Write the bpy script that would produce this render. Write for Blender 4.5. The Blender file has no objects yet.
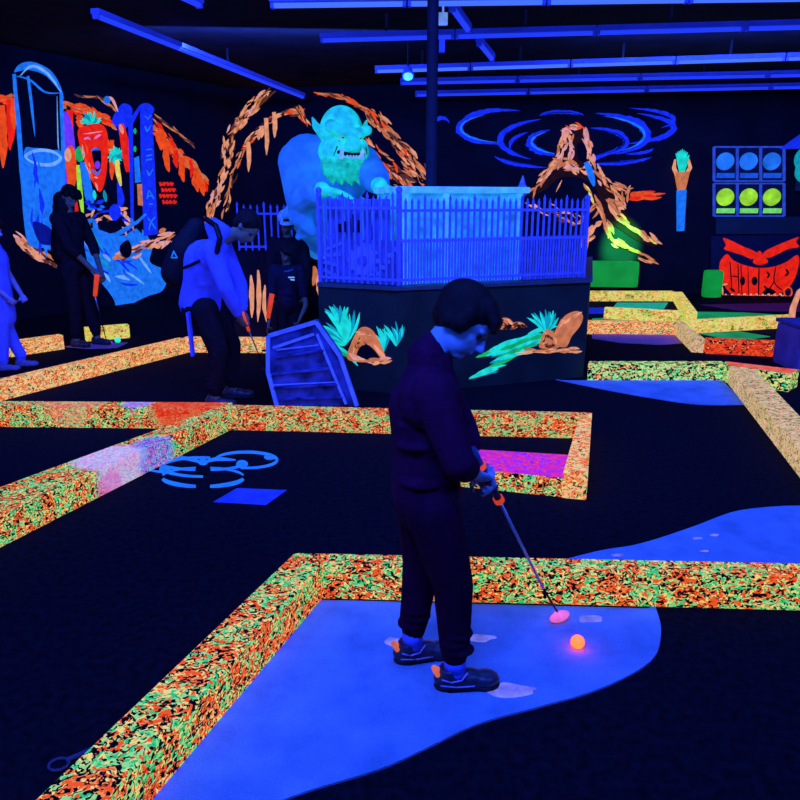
import bpy, bmesh, math, random
from mathutils import Vector, Matrix, geometry
V = Vector
S = bpy.context.scene
COL = S.collection
random.seed(7)

# ------------------------------------------------------------------ camera
F = 720.0; PITCH = math.radians(15.5); H = 1.6
cd = bpy.data.cameras.new('camera'); cam = bpy.data.objects.new('camera', cd); COL.objects.link(cam)
cam.location = (0, 0, H); cam.rotation_euler = (math.pi/2 - PITCH, 0, 0)
cd.sensor_width = 36; cd.lens = 36*F/800.0; cd.clip_start = 0.05; cd.clip_end = 100
S.camera = cam
# ------------------------------------------------------------------ world, exposure
w = bpy.data.worlds.new('world'); S.world = w; w.use_nodes = True
w.node_tree.nodes['Background'].inputs[0].default_value = (0.002, 0.004, 0.05, 1)
w.node_tree.nodes['Background'].inputs[1].default_value = 0.3
S.view_settings.view_transform = 'Standard'; S.view_settings.look = 'None'
S.view_settings.exposure = 0.0; S.view_settings.gamma = 1.0; S.view_settings.use_curve_mapping = False
# ------------------------------------------------------------------ black light of the room, from unseen area lights added for it
UV = (0.035, 0.09, 1.0)
PW = 1.9
def area(name, loc, target, sx, sy, power, color=UV):
    l = bpy.data.lights.new(name, 'AREA'); l.shape = 'RECTANGLE'; l.size = sx; l.size_y = sy
    l.energy = power*PW; l.color = color
    o = bpy.data.objects.new(name, l); COL.objects.link(o); o.location = loc
    o.rotation_euler = (V(target)-V(loc)).to_track_quat('-Z', 'Y').to_euler()
    return o
area('black_light_fill', (-0.6, 0.6, 3.2), (0.1, 2.6, 0), 1.4, 0.5, 95)
area('black_light_fill', (2.6, 0.2, 3.2), (1.6, 3.4, 0), 1.4, 0.4, 60)
area('black_light_fill', (-3.2, 1.0, 3.2), (-2.2, 5.5, 0.4), 1.4, 0.4, 60)
area('black_light_fill', (0.6, 3.4, 3.3), (0.4, 6.2, 0.9), 2.4, 0.25, 90)
area('black_light_fill', (-2.6, 4.6, 3.3), (-2.9, 8.6, 0.8), 2.4, 0.25, 110)
area('black_light_fill', (4.2, 5.0, 3.3), (3.4, 8.0, 0.3), 2.4, 0.25, 85)
area('black_light_fill', (-1.5, 9.2, 3.35), (-1.8, 13.4, 1.6), 3.0, 0.2, 70)  # this and the next added to wash the back wall, backs to the camera
area('black_light_fill', (3.6, 9.0, 3.35), (4.0, 12.8, 1.4), 3.0, 0.2, 80)
def spot(name, loc, target, power, color, ang, blend=0.5, r=0.05):
    l = bpy.data.lights.new(name, 'SPOT'); l.energy = power; l.color = color
    l.spot_size = math.radians(ang); l.spot_blend = blend; l.shadow_soft_size = r
    o = bpy.data.objects.new(name, l); COL.objects.link(o); o.location = loc
    o.rotation_euler = (V(target)-V(loc)).to_track_quat('-Z', 'Y').to_euler()

# ------------------------------------------------------------------ pixel to place helpers
def ray(u, v):
    a = (u-400)/F; b = (400-v)/F
    return V((a, math.cos(PITCH)+b*math.sin(PITCH), -math.sin(PITCH)+b*math.cos(PITCH)))
EYE = V((0, 0, H))
def G(u, v, z=0.0):
    d = ray(u, v); t = (z-H)/d.z; return EYE+d*t
def D(u, v, y):
    d = ray(u, v); return EYE+d*(y/d.y)
class Wall:
    """vertical plane through p0 and p1 (x, y)"""
    def __init__(s, p0, p1):
        s.p = V((p0[0], p0[1], 0)); s.d = (V((p1[0], p1[1], 0))-s.p).normalized()
        n = V((-s.d.y, s.d.x, 0))
        if n.dot(EYE-s.p) < 0: n = -n
        s.n = n
    def hit(s, u, v, off=0.0):
        d = ray(u, v); p = s.p+s.n*off
        t = (p-EYE).dot(s.n)/d.dot(s.n); return EYE+d*t
class Corner:
    """two walls meeting in an inner corner: whichever is nearer along the view"""
    def __init__(s, a, b): s.a, s.b = a, b; s.n = a.n
    def hit(s, u, v, off=0.0):
        p, q = s.a.hit(u, v, off), s.b.hit(u, v, off)
        return p if (p-EYE).length <= (q-EYE).length or q.y < 0 else q
class Floor:
    n = V((0, 0, 1))
    def hit(s, u, v, off=0.0): return G(u, v, off)

# ------------------------------------------------------------------ materials
def lin(c):
    return tuple((x/255/12.92 if x/255 <= .04045 else ((x/255+.055)/1.055)**2.4) for x in c)+(1,)
MATS = {}
def newmat(name):
    m = bpy.data.materials.new(name); m.use_nodes = True
    return m, m.node_tree, m.node_tree.nodes['Principled BSDF']
def matte(name, col, rough=0.85, noise=0.25, scale=14, em=None, es=0.0, bump=0.0, spec=0.15, metal=0.0):
    """plain material: linear albedo col with a little mottling; em = glow"""
    if name in MATS: return MATS[name]
    m, t, b = newmat(name); N = t.nodes; L = t.links
    g = N.new('ShaderNodeNewGeometry'); n = N.new('ShaderNodeTexNoise'); n.inputs['Scale'].default_value = scale
    n.inputs['Detail'].default_value = 4; L.new(g.outputs['Position'], n.inputs['Vector'])
    r = N.new('ShaderNodeMapRange'); r.inputs[1].default_value = 0.3; r.inputs[2].default_value = 0.7
    r.inputs[3].default_value = 1-noise; r.inputs[4].default_value = 1+noise*0.6
    L.new(n.outputs['Fac'], r.inputs[0])
    mx = N.new('ShaderNodeVectorMath'); mx.operation = 'SCALE'; mx.inputs[0].default_value = col[:3]
    L.new(r.outputs[0], mx.inputs['Scale']); L.new(mx.outputs[0], b.inputs['Base Color'])
    b.inputs['Roughness'].default_value = rough; b.inputs['Specular IOR Level'].default_value = spec
    b.inputs['Metallic'].default_value = metal
    if em:
        e = N.new('ShaderNodeVectorMath'); e.operation = 'SCALE'; e.inputs[0].default_value = em[:3]
        L.new(r.outputs[0], e.inputs['Scale']); L.new(e.outputs[0], b.inputs['Emission Color'])
        b.inputs['Emission Strength'].default_value = es
    if bump:
        bp = N.new('ShaderNodeBump'); bp.inputs['Strength'].default_value = bump; bp.inputs['Distance'].default_value = 0.01
        n2 = N.new('ShaderNodeTexNoise'); n2.inputs['Scale'].default_value = scale*8
        L.new(g.outputs['Position'], n2.inputs['Vector']); L.new(n2.outputs['Fac'], bp.inputs['Height'])
        L.new(bp.outputs[0], b.inputs['Normal'])
    MATS[name] = m; return m
def fluo(name, rgb, es=0.8, dif=0.35, noise=0.3, scale=14):
    """paint that fluoresces under black light"""
    c = lin(rgb); return matte(name, tuple(x*dif for x in c[:3]), em=c, es=es, noise=noise, scale=scale)
P = dict(umber=fluo('paint_umber', (38, 16, 14), .6),
    orange=fluo('paint_orange', (255, 82, 20)), red=fluo('paint_red', (255, 38, 14)),
    peach=fluo('paint_peach', (250, 165, 110)), tan=fluo('paint_tan', (215, 125, 70)),
    rose=fluo('paint_rose', (240, 165, 150)), brown=fluo('paint_brown', (110, 60, 45), .6),
    cyan=fluo('paint_cyan', (30, 235, 195)), teal=fluo('paint_teal', (15, 165, 170)),
    sky=fluo('paint_sky', (30, 125, 235)), blue=fluo('paint_blue', (22, 50, 235)), deep=fluo('paint_deep', (10, 22, 130)),
    pale=fluo('paint_pale', (120, 185, 250)), green=fluo('paint_green', (25, 190, 90)), lime=fluo('paint_lime', (170, 250, 60)),
    yellow=fluo('paint_yellow', (250, 225, 90)), pink=fluo('paint_pink', (255, 120, 200)), purple=fluo('paint_purple', (120, 60, 240)),
    black=matte('paint_black', (.003, .003, .008), noise=.1), dgreen=fluo('paint_dark_green', (8, 70, 50)))
BLACK = matte('black_plastic', (.006, .006, .008), .5)
FLOORM = matte('black_carpet', (.008, .008, .012), .95, .5, 30, bump=.3, spec=.02)
WALLM = matte('black_wall_paint', (.014, .012, .018), .9, .25, 2.5, spec=.03)
CEILM = matte('black_ceiling_paint', (.03, .03, .035), .9, .3, 3, spec=.03)
NAVY = matte('dark_panel_paint', (.016, .03, .024), .8, .3, 4, spec=.1)
FENCE = matte('blue_white_metal_paint', (.16, .18, .42), .6, .2, 20, em=lin((18, 40, 255)), es=.28)  # weak glow put into the paint colour to deepen its blue
CRATE = matte('pale_weathered_wood', (.25, .6, .55), .8, .5, 9, em=lin((25, 135, 220)), es=.6)  # glow put into the wood colour to brighten the crate
SKIN = matte('skin', (.22, .46, .55), .6, .1, 30, spec=.25)
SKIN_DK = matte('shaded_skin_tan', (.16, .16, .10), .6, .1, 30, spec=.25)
HAIR = matte('dark_hair', (.008, .006, .006), .6, .3, 60, bump=.4)
KNIT = matte('black_violet_cotton', (.05, .006, .030), .95, .25, 22, bump=.4, spec=.04)
TROUS = matte('black_trouser_cloth', (.03, .004, .018), .95, .25, 22, bump=.4, spec=.04)
DARKC = matte('black_cloth', (.016, .012, .016), .95, .3, 22, bump=.4, spec=.04)
WHITEC = matte('white_cloth', (.13, .16, .62), .9, .15, 12, em=lin((14, 30, 255)), es=.18, bump=.35, spec=.05)  # faint glow put into the cloth colour for its blue
SOCK = matte('pale_sock_knit', (.12, .2, .8), .9, .1, 60)
SHOE = matte('dark_leather', (.03, .035, .05), .4, .2, 30, spec=.4)
SOLE = matte('rubber_sole', (.02, .015, .02), .6)
ORANGE_RUBBER = fluo('orange_rubber', (250, 75, 40), .7)
SALMON = fluo('salmon_fabric', (245, 120, 80), .7)
LACE = matte('pale_violet_lace', (.5, .35, .6), .8)
STEEL = matte('brushed_steel', (.55, .6, .65), .35, .1, 30, metal=.6)
TURF = None
def turf_mat():
    m, t, b = newmat('blue_turf_felt'); N = t.nodes; L = t.links
    g = N.new('ShaderNodeNewGeometry')
    n = N.new('ShaderNodeTexNoise'); n.inputs['Scale'].default_value = 5; n.inputs['Detail'].default_value = 6
    n.inputs['Roughness'].default_value = .6
    n2 = N.new('ShaderNodeTexNoise'); n2.inputs['Scale'].default_value = 260; n2.inputs['Detail'].default_value = 2
    L.new(g.outputs['Position'], n.inputs['Vector']); L.new(g.outputs['Position'], n2.inputs['Vector'])
    r = N.new('ShaderNodeValToRGB'); r.color_ramp.elements[0].color = (.12, .30, .42, 1); r.color_ramp.elements[0].position = .3
    r.color_ramp.elements[1].color = (.26, .50, .66, 1); r.color_ramp.elements[1].position = .75
    L.new(n.outputs['Fac'], r.inputs[0])
    mm = N.new('ShaderNodeMapRange'); mm.inputs[1].default_value = .3; mm.inputs[2].default_value = .7
    mm.inputs[3].default_value = .75; mm.inputs[4].default_value = 1.2; L.new(n2.outputs['Fac'], mm.inputs[0])
    s = N.new('ShaderNodeVectorMath'); s.operation = 'SCALE'; L.new(r.outputs[0], s.inputs[0]); L.new(mm.outputs[0], s.inputs['Scale'])
    L.new(s.outputs[0], b.inputs['Base Color'])
    bp = N.new('ShaderNodeBump'); bp.inputs['Strength'].default_value = .5; bp.inputs['Distance'].default_value = .004
    L.new(n2.outputs['Fac'], bp.inputs['Height']); L.new(bp.outputs[0], b.inputs['Normal'])
    b.inputs['Roughness'].default_value = .95; b.inputs['Specular IOR Level'].default_value = .05
    return m
TURF = turf_mat()
def speckle(name, stops, zones=(), scale=88, es=.85):
    """splatter paint: random flecks of fluorescent colours; zones = (centre, radius, colour, amount) sprayed patches"""
    m, t, b = newmat(name); N = t.nodes; L = t.links
    g = N.new('ShaderNodeNewGeometry')
    n = N.new('ShaderNodeTexNoise'); n.inputs['Scale'].default_value = 38; n.inputs['Detail'].default_value = 3
    L.new(g.outputs['Position'], n.inputs['Vector'])
    sub = N.new('ShaderNodeVectorMath'); sub.operation = 'SUBTRACT'; sub.inputs[1].default_value = (.5, .5, .5)
    L.new(n.outputs['Color'], sub.inputs[0])
    sc = N.new('ShaderNodeVectorMath'); sc.operation = 'SCALE'; sc.inputs['Scale'].default_value = .035; L.new(sub.outputs[0], sc.inputs[0])
    ad = N.new('ShaderNodeVectorMath'); ad.operation = 'ADD'; L.new(g.outputs['Position'], ad.inputs[0]); L.new(sc.outputs[0], ad.inputs[1])
    mp = N.new('ShaderNodeVectorMath'); mp.operation = 'MULTIPLY'; mp.inputs[1].default_value = (.6, .8, 1.3); L.new(ad.outputs[0], mp.inputs[0])
    v = N.new('ShaderNodeTexVoronoi'); v.inputs['Scale'].default_value = scale; L.new(mp.outputs[0], v.inputs['Vector'])
    sp = N.new('ShaderNodeSeparateColor'); L.new(v.outputs['Color'], sp.inputs[0])
    n3 = N.new('ShaderNodeTexNoise'); n3.inputs['Scale'].default_value = 11; n3.inputs['Detail'].default_value = 3; L.new(g.outputs['Position'], n3.inputs['Vector'])
    a1 = N.new('ShaderNodeMath'); a1.operation = 'MULTIPLY_ADD'; a1.inputs[1].default_value = 1.7; a1.inputs[2].default_value = -.85
    L.new(n3.outputs['Fac'], a1.inputs[0])
    a2 = N.new('ShaderNodeMath'); a2.operation = 'MULTIPLY_ADD'; a2.inputs[1].default_value = .55; L.new(sp.outputs[0], a2.inputs[0]); L.new(a1.outputs[0], a2.inputs[2])
    fr = N.new('ShaderNodeMath'); fr.operation = 'FRACT'; L.new(a2.outputs[0], fr.inputs[0])
    r = N.new('ShaderNodeValToRGB'); r.color_ramp.interpolation = 'CONSTANT'; e = r.color_ramp.elements
    e[0].position = stops[0][0]; e[0].color = lin(stops[0][1]); e[1].position = stops[1][0]; e[1].color = lin(stops[1][1])
    for p, c in stops[2:]:
        x = e.new(p); x.color = lin(c)
    L.new(fr.outputs[0], r.inputs[0]); out = r.outputs[0]
    for c, rad, colr, amt in zones:
        d = N.new('ShaderNodeVectorMath'); d.operation = 'DISTANCE'; d.inputs[1].default_value = c; L.new(ad.outputs[0], d.inputs[0])
        q = N.new('ShaderNodeMapRange'); q.inputs[1].default_value = rad*.75; q.inputs[2].default_value = rad
        q.inputs[3].default_value = amt; q.inputs[4].default_value = 0; L.new(d.outputs['Value'], q.inputs[0])
        mx = N.new('ShaderNodeMix'); mx.data_type = 'RGBA'; L.new(q.outputs[0], mx.inputs[0]); L.new(out, mx.inputs[6])
        mx.inputs[7].default_value = lin(colr); out = mx.outputs[2]
    L.new(out, b.inputs['Emission Color']); b.inputs['Emission Strength'].default_value = es
    s2 = N.new('ShaderNodeVectorMath'); s2.operation = 'SCALE'; s2.inputs['Scale'].default_value = .3
    L.new(out, s2.inputs[0]); L.new(s2.outputs[0], b.inputs['Base Color'])
    bp = N.new('ShaderNodeBump'); bp.inputs['Strength'].default_value = .4; bp.inputs['Distance'].default_value = .005
    L.new(v.outputs['Distance'], bp.inputs['Height']); L.new(bp.outputs[0], b.inputs['Normal'])
    b.inputs['Roughness'].default_value = .8; b.inputs['Specular IOR Level'].default_value = .1
    return m
K = (3, 3, 12); OR = (250, 88, 30); LO = (250, 150, 75); YE = (240, 225, 120); GR = (35, 205, 110); LG = (150, 225, 125); RD = (225, 50, 22)
MIXED = [(0, K), (.13, OR), (.24, YE), (.32, K), (.38, LG), (.48, GR), (.58, K), (.64, YE), (.72, LO), (.79, K), (.83, OR), (.94, LO)]
GREENY = [(0, K), (.18, LG), (.30, YE), (.40, GR), (.52, K), (.62, LO), (.70, LG), (.80, K), (.86, YE), (.94, OR)]
WARM = [(0, (60, 30, 20)), (.07, LO), (.2, OR), (.3, (250, 195, 125)), (.48, YE), (.6, (70, 40, 20)), (.65, LO), (.78, (235, 200, 140)), (.93, LG)]
SPK = speckle('splatter_paint_mixed', MIXED)
SPKF = speckle('splatter_paint_mixed_coarse', GREENY, scale=48)
SPKW = speckle('splatter_paint_warm', WARM, scale=62)
PALE = [(0, (120, 100, 70)), (.15, (220, 180, 120)), (.4, (235, 200, 150)), (.6, (120, 130, 70)), (.72, (240, 150, 100)), (.86, (190, 200, 120))]
SPKP = speckle('splatter_paint_pale', PALE, scale=80)
YG = [(0, (240, 170, 80)), (.2, (215, 225, 90)), (.4, (240, 225, 130)), (.6, (250, 130, 70)), (.75, (150, 225, 90)), (.9, (120, 90, 40))]
SPKY = speckle('splatter_paint_yellow_green', YG, scale=42)
REDS = [(0, K), (.15, RD), (.45, OR), (.7, (190, 25, 15)), (.85, LO)]
SPKR = speckle('splatter_paint_red', REDS, scale=52)
MAG = [(0, (215, 40, 160)), (.3, (160, 40, 210)), (.5, (235, 60, 130)), (.7, (120, 40, 220)), (.85, (240, 70, 100))]
SPKM = speckle('splatter_paint_magenta', MAG, scale=62)
TOPR = speckle('sprayed_paint_salmon', [(0, (235, 95, 70)), (.4, (240, 120, 90)), (.7, (225, 70, 50))], scale=30)

# ------------------------------------------------------------------ object helpers
def ob_from_mesh(name, me, parent=None, loc=V((0, 0, 0))):
    o = bpy.data.objects.new(name, me); COL.objects.link(o)
    if parent is not None: o.parent = parent
    else: o.location = loc
    return o
def root_of(p):
    while p.parent is not None: p = p.parent
    return p
def put(name, B, mat, parent=None, origin=None, smooth=False, bevel=0.0, flat=False):
    bm = B
    if bevel:
        bmesh.ops.bevel(bm, geom=[e for e in bm.edges if len(e.link_faces) == 2 and e.calc_face_angle(0) > .6], offset=bevel, segments=2, affect='EDGES', profile=.7)
    if parent is not None: O = V(root_of(parent).location)
    elif origin is not None: O = V(origin)
    else:
        xs = [v.co.x for v in bm.verts]; ys = [v.co.y for v in bm.verts]; zs = [v.co.z for v in bm.verts]
        O = V(((min(xs)+max(xs))/2, (min(ys)+max(ys))/2, min(zs)))
    bmesh.ops.translate(bm, verts=bm.verts, vec=-O)
    if not flat: bmesh.ops.recalc_face_normals(bm, faces=bm.faces)
    me = bpy.data.meshes.new(name); bm.to_mesh(me); bm.free()
    for m in (mat if isinstance(mat, (list, tuple)) else [mat]): me.materials.append(m)
    if smooth:
        for p in me.polygons: p.use_smooth = True
    return ob_from_mesh(name, me, parent, O)
def tag(o, label, cat=None, group=None, kind=None):
    o['label'] = label
    if cat: o['category'] = cat
    if group: o['group'] = group
    if kind: o['kind'] = kind
    return o
def struct(name, bm, mat, **k):
    o = put(name, bm, mat, **k); o['kind'] = 'structure'; return o
def thing(name, label, cat, loc, group=None):
    o = bpy.data.objects.new(name, None); COL.objects.link(o); o.location = loc; o.empty_display_size = .1
    return tag(o, label, cat, group)
def box(bm, c, s, R=None):
    """box centred c, full size s, optional rotation matrix"""
    M = Matrix.Translation(V(c)) @ (R.to_4x4() if R else Matrix.Identity(4)) @ Matrix.Diagonal((s[0], s[1], s[2], 1))
    bmesh.ops.create_cube(bm, size=1, matrix=M)
def rotz(a): return Matrix.Rotation(a, 3, 'Z')
def prism(bm, foot, z0, z1, ztop=None):
    lo = [bm.verts.new((p[0], p[1], z0)) for p in foot]; hi = [bm.verts.new((p[0], p[1], z1)) for p in foot]
    n = len(foot); bm.faces.new(lo[::-1]); t = bm.faces.new(hi)
    for i in range(n): bm.faces.new((lo[i], lo[(i+1) % n], hi[(i+1) % n], hi[i]))
    return t
def cone(bm, p0, p1, r0, r1, seg=12):
    p0, p1 = V(p0), V(p1); d = p1-p0
    if d.length < 1e-6: return
    M = Matrix.Translation((p0+p1)/2) @ d.to_track_quat('Z', 'Y').to_matrix().to_4x4()
    bmesh.ops.create_cone(bm, cap_ends=True, segments=seg, radius1=r0, radius2=r1, depth=d.length, matrix=M)
def ball(bm, c, r, R=None, seg=14):
    r = (r, r, r) if isinstance(r, (int, float)) else r
    M = Matrix.Translation(V(c)) @ (R.to_4x4() if R else Matrix.Identity(4)) @ Matrix.Diagonal((r[0], r[1], r[2], 1))
    bmesh.ops.create_uvsphere(bm, u_segments=seg, v_segments=max(6, seg-4), radius=1, matrix=M)
def chain(bm, pts, seg=12):
    """rounded tapering limb through [(point, radius), ...]"""
    for p, r in pts: ball(bm, p, r, seg=seg)
    for (p, r), (q, s) in zip(pts, pts[1:]): cone(bm, p, q, r, s, seg)
def beam(bm, p0, p1, w_, h_, up=V((0, 0, 1))):
    p0, p1 = V(p0), V(p1); d = (p1-p0); x = d.normalized(); y = up.cross(x).normalized(); z = x.cross(y)
    R = Matrix((x, y, z)).transposed(); box(bm, (p0+p1)/2, (d.length, w_, h_), R)
def fuse(bm, voxel=.006, it=3, fac=.5):
    """one continuous surface out of overlapping closed volumes"""
    me = bpy.data.meshes.new('t'); bm.to_mesh(me); bm.free()
    o = bpy.data.objects.new('t', me); COL.objects.link(o)
    r = o.modifiers.new('r', 'REMESH'); r.mode = 'VOXEL'; r.voxel_size = voxel
    if it: s = o.modifiers.new('s', 'SMOOTH'); s.factor = fac; s.iterations = it
    dg = bpy.context.evaluated_depsgraph_get(); dg.update()
    m2 = bpy.data.meshes.new_from_object(o.evaluated_get(dg)); bpy.data.objects.remove(o); bpy.data.meshes.remove(me)
    b2 = bmesh.new(); b2.from_mesh(m2); bpy.data.meshes.remove(m2); return b2
def nb(): return bmesh.new()
def smoothpoly(pts, n=6, closed=True):
    """Catmull-Rom through points"""
    out = []; N_ = len(pts)
    for i in range(N_ if closed else N_-1):
        g = lambda k: V(pts[k % N_]) if closed else V(pts[max(0, min(N_-1, k))])
        p0, p1, p2, p3 = g(i-1), g(i), g(i+1), g(i+2)
        for k in range(n):
            t = k/n
            out.append(.5*((2*p1)+(p2-p0)*t+(2*p0-5*p1+4*p2-p3)*t*t+(3*p1-p0-3*p2+p3)*t**3))
    if not closed: out.append(V(pts[-1]))
    return out

class Painter:
    """flat painting made of brush strokes lying on a wall or the floor"""
    def __init__(s, plane, base=.004, step=.0012):
        s.pl = plane; s.bm = nb(); s.mats = []; s.base = base; s.step = step; s.k = 0
    def mi(s, c):
        if c not in s.mats: s.mats.append(c)
        return s.mats.index(c)
    def poly(s, pts, c, layer=None):
        s.k += 1
        off = s.base+(s.step*(layer if layer is not None else 0))+s.k*2.0e-5
        W = [s.pl.hit(p[0], p[1], off) for p in pts]
        vs = [s.bm.verts.new(p) for p in W]
        for tri in geometry.tessellate_polygon([[V((p[0], p[1], 0)) for p in pts]]):
            if len(set(tri)) < 3: continue
            try:
                f = s.bm.faces.new([vs[i] for i in tri]); f.material_index = s.mi(c); f.normal_update()
                if f.normal.dot(s.pl.n) < 0: f.normal_flip()
            except ValueError: pass
    def blob(s, pts, c, layer=0, n=5): s.poly([(p.x, p.y) for p in smoothpoly([(a, b, 0) for a, b in pts], n)], c, layer)
    def ell(s, cx, cy, rx, ry, c, layer=0, rot=0, n=22, jit=0):
        a = [2*math.pi*i/n for i in range(n)]; cr, sr = math.cos(rot), math.sin(rot)
        pts = []
        for t in a:
            q = 1+random.uniform(-jit, jit); x, y = rx*q*math.cos(t), ry*q*math.sin(t); pts.append((cx+x*cr-y*sr, cy+x*sr+y*cr))
        s.poly(pts, c, layer)
    def stroke(s, pts, w_, c, layer=1, taper=(0.2, 0.2), jit=0.0, n=5, smooth=True):
        P_ = [(p.x, p.y) for p in smoothpoly([(a, b, 0) for a, b in pts], n, False)] if smooth and len(pts) > 2 else list(pts)
        if len(P_) == 2: P_ = [(P_[0][0]+(P_[1][0]-P_[0][0])*i/4, P_[0][1]+(P_[1][1]-P_[0][1])*i/4) for i in range(5)]
        L_, R_ = [], []; m = len(P_)
        for i, p in enumerate(P_):
            a = P_[max(0, i-1)]; b = P_[min(m-1, i+1)]; dx, dy = b[0]-a[0], b[1]-a[1]; l = math.hypot(dx, dy) or 1
            t = i/(m-1); e = min(1, taper[0]+(1-taper[0])*math.sin(math.pi*min(t*2, 1)/2) if t < .5 else taper[1]+(1-taper[1])*math.sin(math.pi*min((1-t)*2, 1)/2))
            h = w_/2*e*(1+random.uniform(-jit, jit)); h2 = w_/2*e*(1+random.uniform(-jit, jit))
            L_.append((p[0]-dy/l*h, p[1]+dx/l*h)); R_.append((p[0]+dy/l*h2, p[1]-dx/l*h2))
        s.poly(L_+R_[::-1], c, layer)
    def scrub(s, path, spread, n, cols, lw=(6, 14), sw=(1.2, 3), layer=1, ang=.35):
        """many short strokes following a path"""
        for _ in range(n):
            i = random.randrange(len(path)-1); t = random.random(); a, b = path[i], path[i+1]
            x = a[0]+(b[0]-a[0])*t+random.uniform(-spread, spread); y = a[1]+(b[1]-a[1])*t+random.uniform(-spread, spread)
            th = math.atan2(b[1]-a[1], b[0]-a[0])+random.uniform(-ang, ang); l = random.uniform(*lw)/2; bw = random.uniform(-.2, .2)*l
            s.stroke([(x-math.cos(th)*l, y-math.sin(th)*l), (x-math.sin(th)*bw, y+math.cos(th)*bw), (x+math.cos(th)*l, y+math.sin(th)*l)],
                     random.uniform(*sw), random.choice(cols), layer, (.1, .1), .2, 3)
    def build(s, name, label=None, cat=None, parent=None, group=None):
        o = put(name, s.bm, [P[c] if isinstance(c, str) else c for c in s.mats], parent, flat=True)
        if label: tag(o, label, cat, group)
        return o

# ================================================================== SETTING
BK = Wall((0, 13.6), (6, 12.7)); LW = Wall((-3.0, 14.05), (-6.8, 7.2))
X1, Y0 = 7.2, -1.6
bkR = (X1, 13.6-.15*X1); cor = (-3.0, 14.05); lw2 = (-8.0, 5.04)
foot = [(-8.0, Y0), (X1, Y0), bkR, cor, lw2]
bm = nb(); prism(bm, foot, -.1, 0); struct('floor', bm, FLOORM)
bm = nb(); prism(bm, foot, 3.55, 3.65); struct('ceiling', bm, CEILM)
def wall(name, a, b):
    a3, b3 = V((a[0], a[1], 0)), V((b[0], b[1], 0)); d = (b3-a3).normalized(); n = V((-d.y, d.x, 0))
    bm = nb(); prism(bm, [a, b, (b3+n*.12)[:2], (a3+n*.12)[:2]], 0, 3.55); struct(name, bm, WALLM)
wall('wall_left', lw2, cor); wall('wall_back', cor, bkR); wall('wall_right', bkR, (X1, Y0))
wall('wall_front', (X1, Y0), (-8.0, Y0)); wall('wall_side', (-8.0, Y0), lw2)

# ================================================================== LIGHT BATTENS
TUBE = matte('glowing_black_light_tube', (.02, .03, .1), .4, .0, 3, em=(.06, .17, 1.0), es=1.0)
TUBE2 = matte('glowing_black_light_tube_dim', (.02, .03, .1), .4, .0, 3, em=(.014, .045, .95), es=1.0)
BATTEN = matte('blue_lit_batten_housing', (.10, .12, .35), .5, .2, 3, em=(.004, .012, .45), es=.7)  # tube light on the housing put in as a faint glow
CAP = matte('pale_end_cap', (.5, .5, .6), .5, em=(.2, .4, 1), es=.6)
ZT = 3.3
def batten(p0, p1, label, group, width=.08, bright=TUBE):
    p0, p1 = V(p0), V(p1); d = (p1-p0).normalized(); c = (p0+p1)/2
    t = thing('black_light_batten', label, 'light', c, group)
    bm = nb(); beam(bm, p0+V((0, 0, .035)), p1+V((0, 0, .035)), width, .05); put('housing', bm, BATTEN, t, bevel=.006)
    bm = nb(); cone(bm, p0+d*.02, p1-d*.02, .028, .028, 12); put('tube', bm, bright, t, smooth=True)
    for q, s in ((p0, 1), (p1, -1)):
        bm = nb(); beam(bm, q, q+d*s*.03, .06, .06); put('end_cap', bm, BATTEN, t)
    bm = nb(); box(bm, c+V((0, 0, .15)), (.03, .03, .18)); put('hanger', bm, BLACK, t)
rows = [((270, 5), (980, -4), 5, .16, TUBE, 'topmost ceiling row'), ((320, 40), (900, 24), 4, .12, TUBE2, 'second row from the front'),
        ((375, 71), (900, 55), 5, .10, TUBE, 'third row, thin and pale'), ((400, 83), (900, 73), 4, .10, TUBE2, 'fourth row'),
        ((415, 95), (900, 85), 4, .10, TUBE2, 'rearmost row near the back wall')]
for (a, b, n, wd, mt, lab) in rows:
    A, B = G(a[0], a[1], ZT), G(b[0], b[1], ZT)
    pos = ['leftmost', 'second from the left', 'middle', 'fourth from the left', 'rightmost'] if n == 5 else ['leftmost', 'second from the left', 'third from the left', 'rightmost']
    for i in range(n):
        q = A.lerp(B, i/n); r = A.lerp(B, (i+1)/n); g = (r-q).normalized()*.008
        batten(q+g, r-g, pos[i]+' tube light in the '+lab, 'blue tube lights in rows across the ceiling', wd, mt)
A, B = G(95, 15, ZT), G(303, 97, ZT)
batten(A, B, 'long diagonal blue tube light above the left wall mural', 'slanting tube lights', .09, TUBE2)
batten(G(176, -6, ZT), G(200, 5, ZT), 'short blue tube light at the top edge left of centre', 'slanting tube lights', .09, TUBE2)
batten(G(452, 8, ZT), G(468, 30, ZT), 'short slanting blue tube touching the top of the black pole', 'slanting tube lights', .08, TUBE2)
batten(G(479, 43, ZT), G(492, 59, ZT), 'short slanting blue tube right of the black pole, farther one', 'slanting tube lights', .08, TUBE2)
c = G(443, 19, 3.3); bm = nb(); box(bm, c, (.09, .05, .11)); box(bm, (c.x, c.y, 3.45), (.02, .02, .22)); o = put('junction_box', bm, CAP, bevel=.008)
tag(o, 'small pale blue junction box right of the black pole', 'electrical box')
c = G(408, 76, 3.15); t = thing('spotlight', 'small round cyan lamp left of the black pole under the ceiling', 'light', c)
bm = nb(); cone(bm, c+V((0, .12, .10)), c, .05, .08, 20); put('housing', bm, BATTEN, t)
bm = nb(); ball(bm, c+V((0, -.02, -.01)), (.065, .03, .05)); put('lens', bm, matte('cyan_lamp_lens', (.2, .5, .5), .3, em=(.15, .9, .8), es=.9), t, smooth=True)
bm = nb(); cone(bm, c+V((0, .08, .08)), (c.x, c.y+.08, 3.55), .012, .012); put('bracket', bm, BLACK, t)

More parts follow.
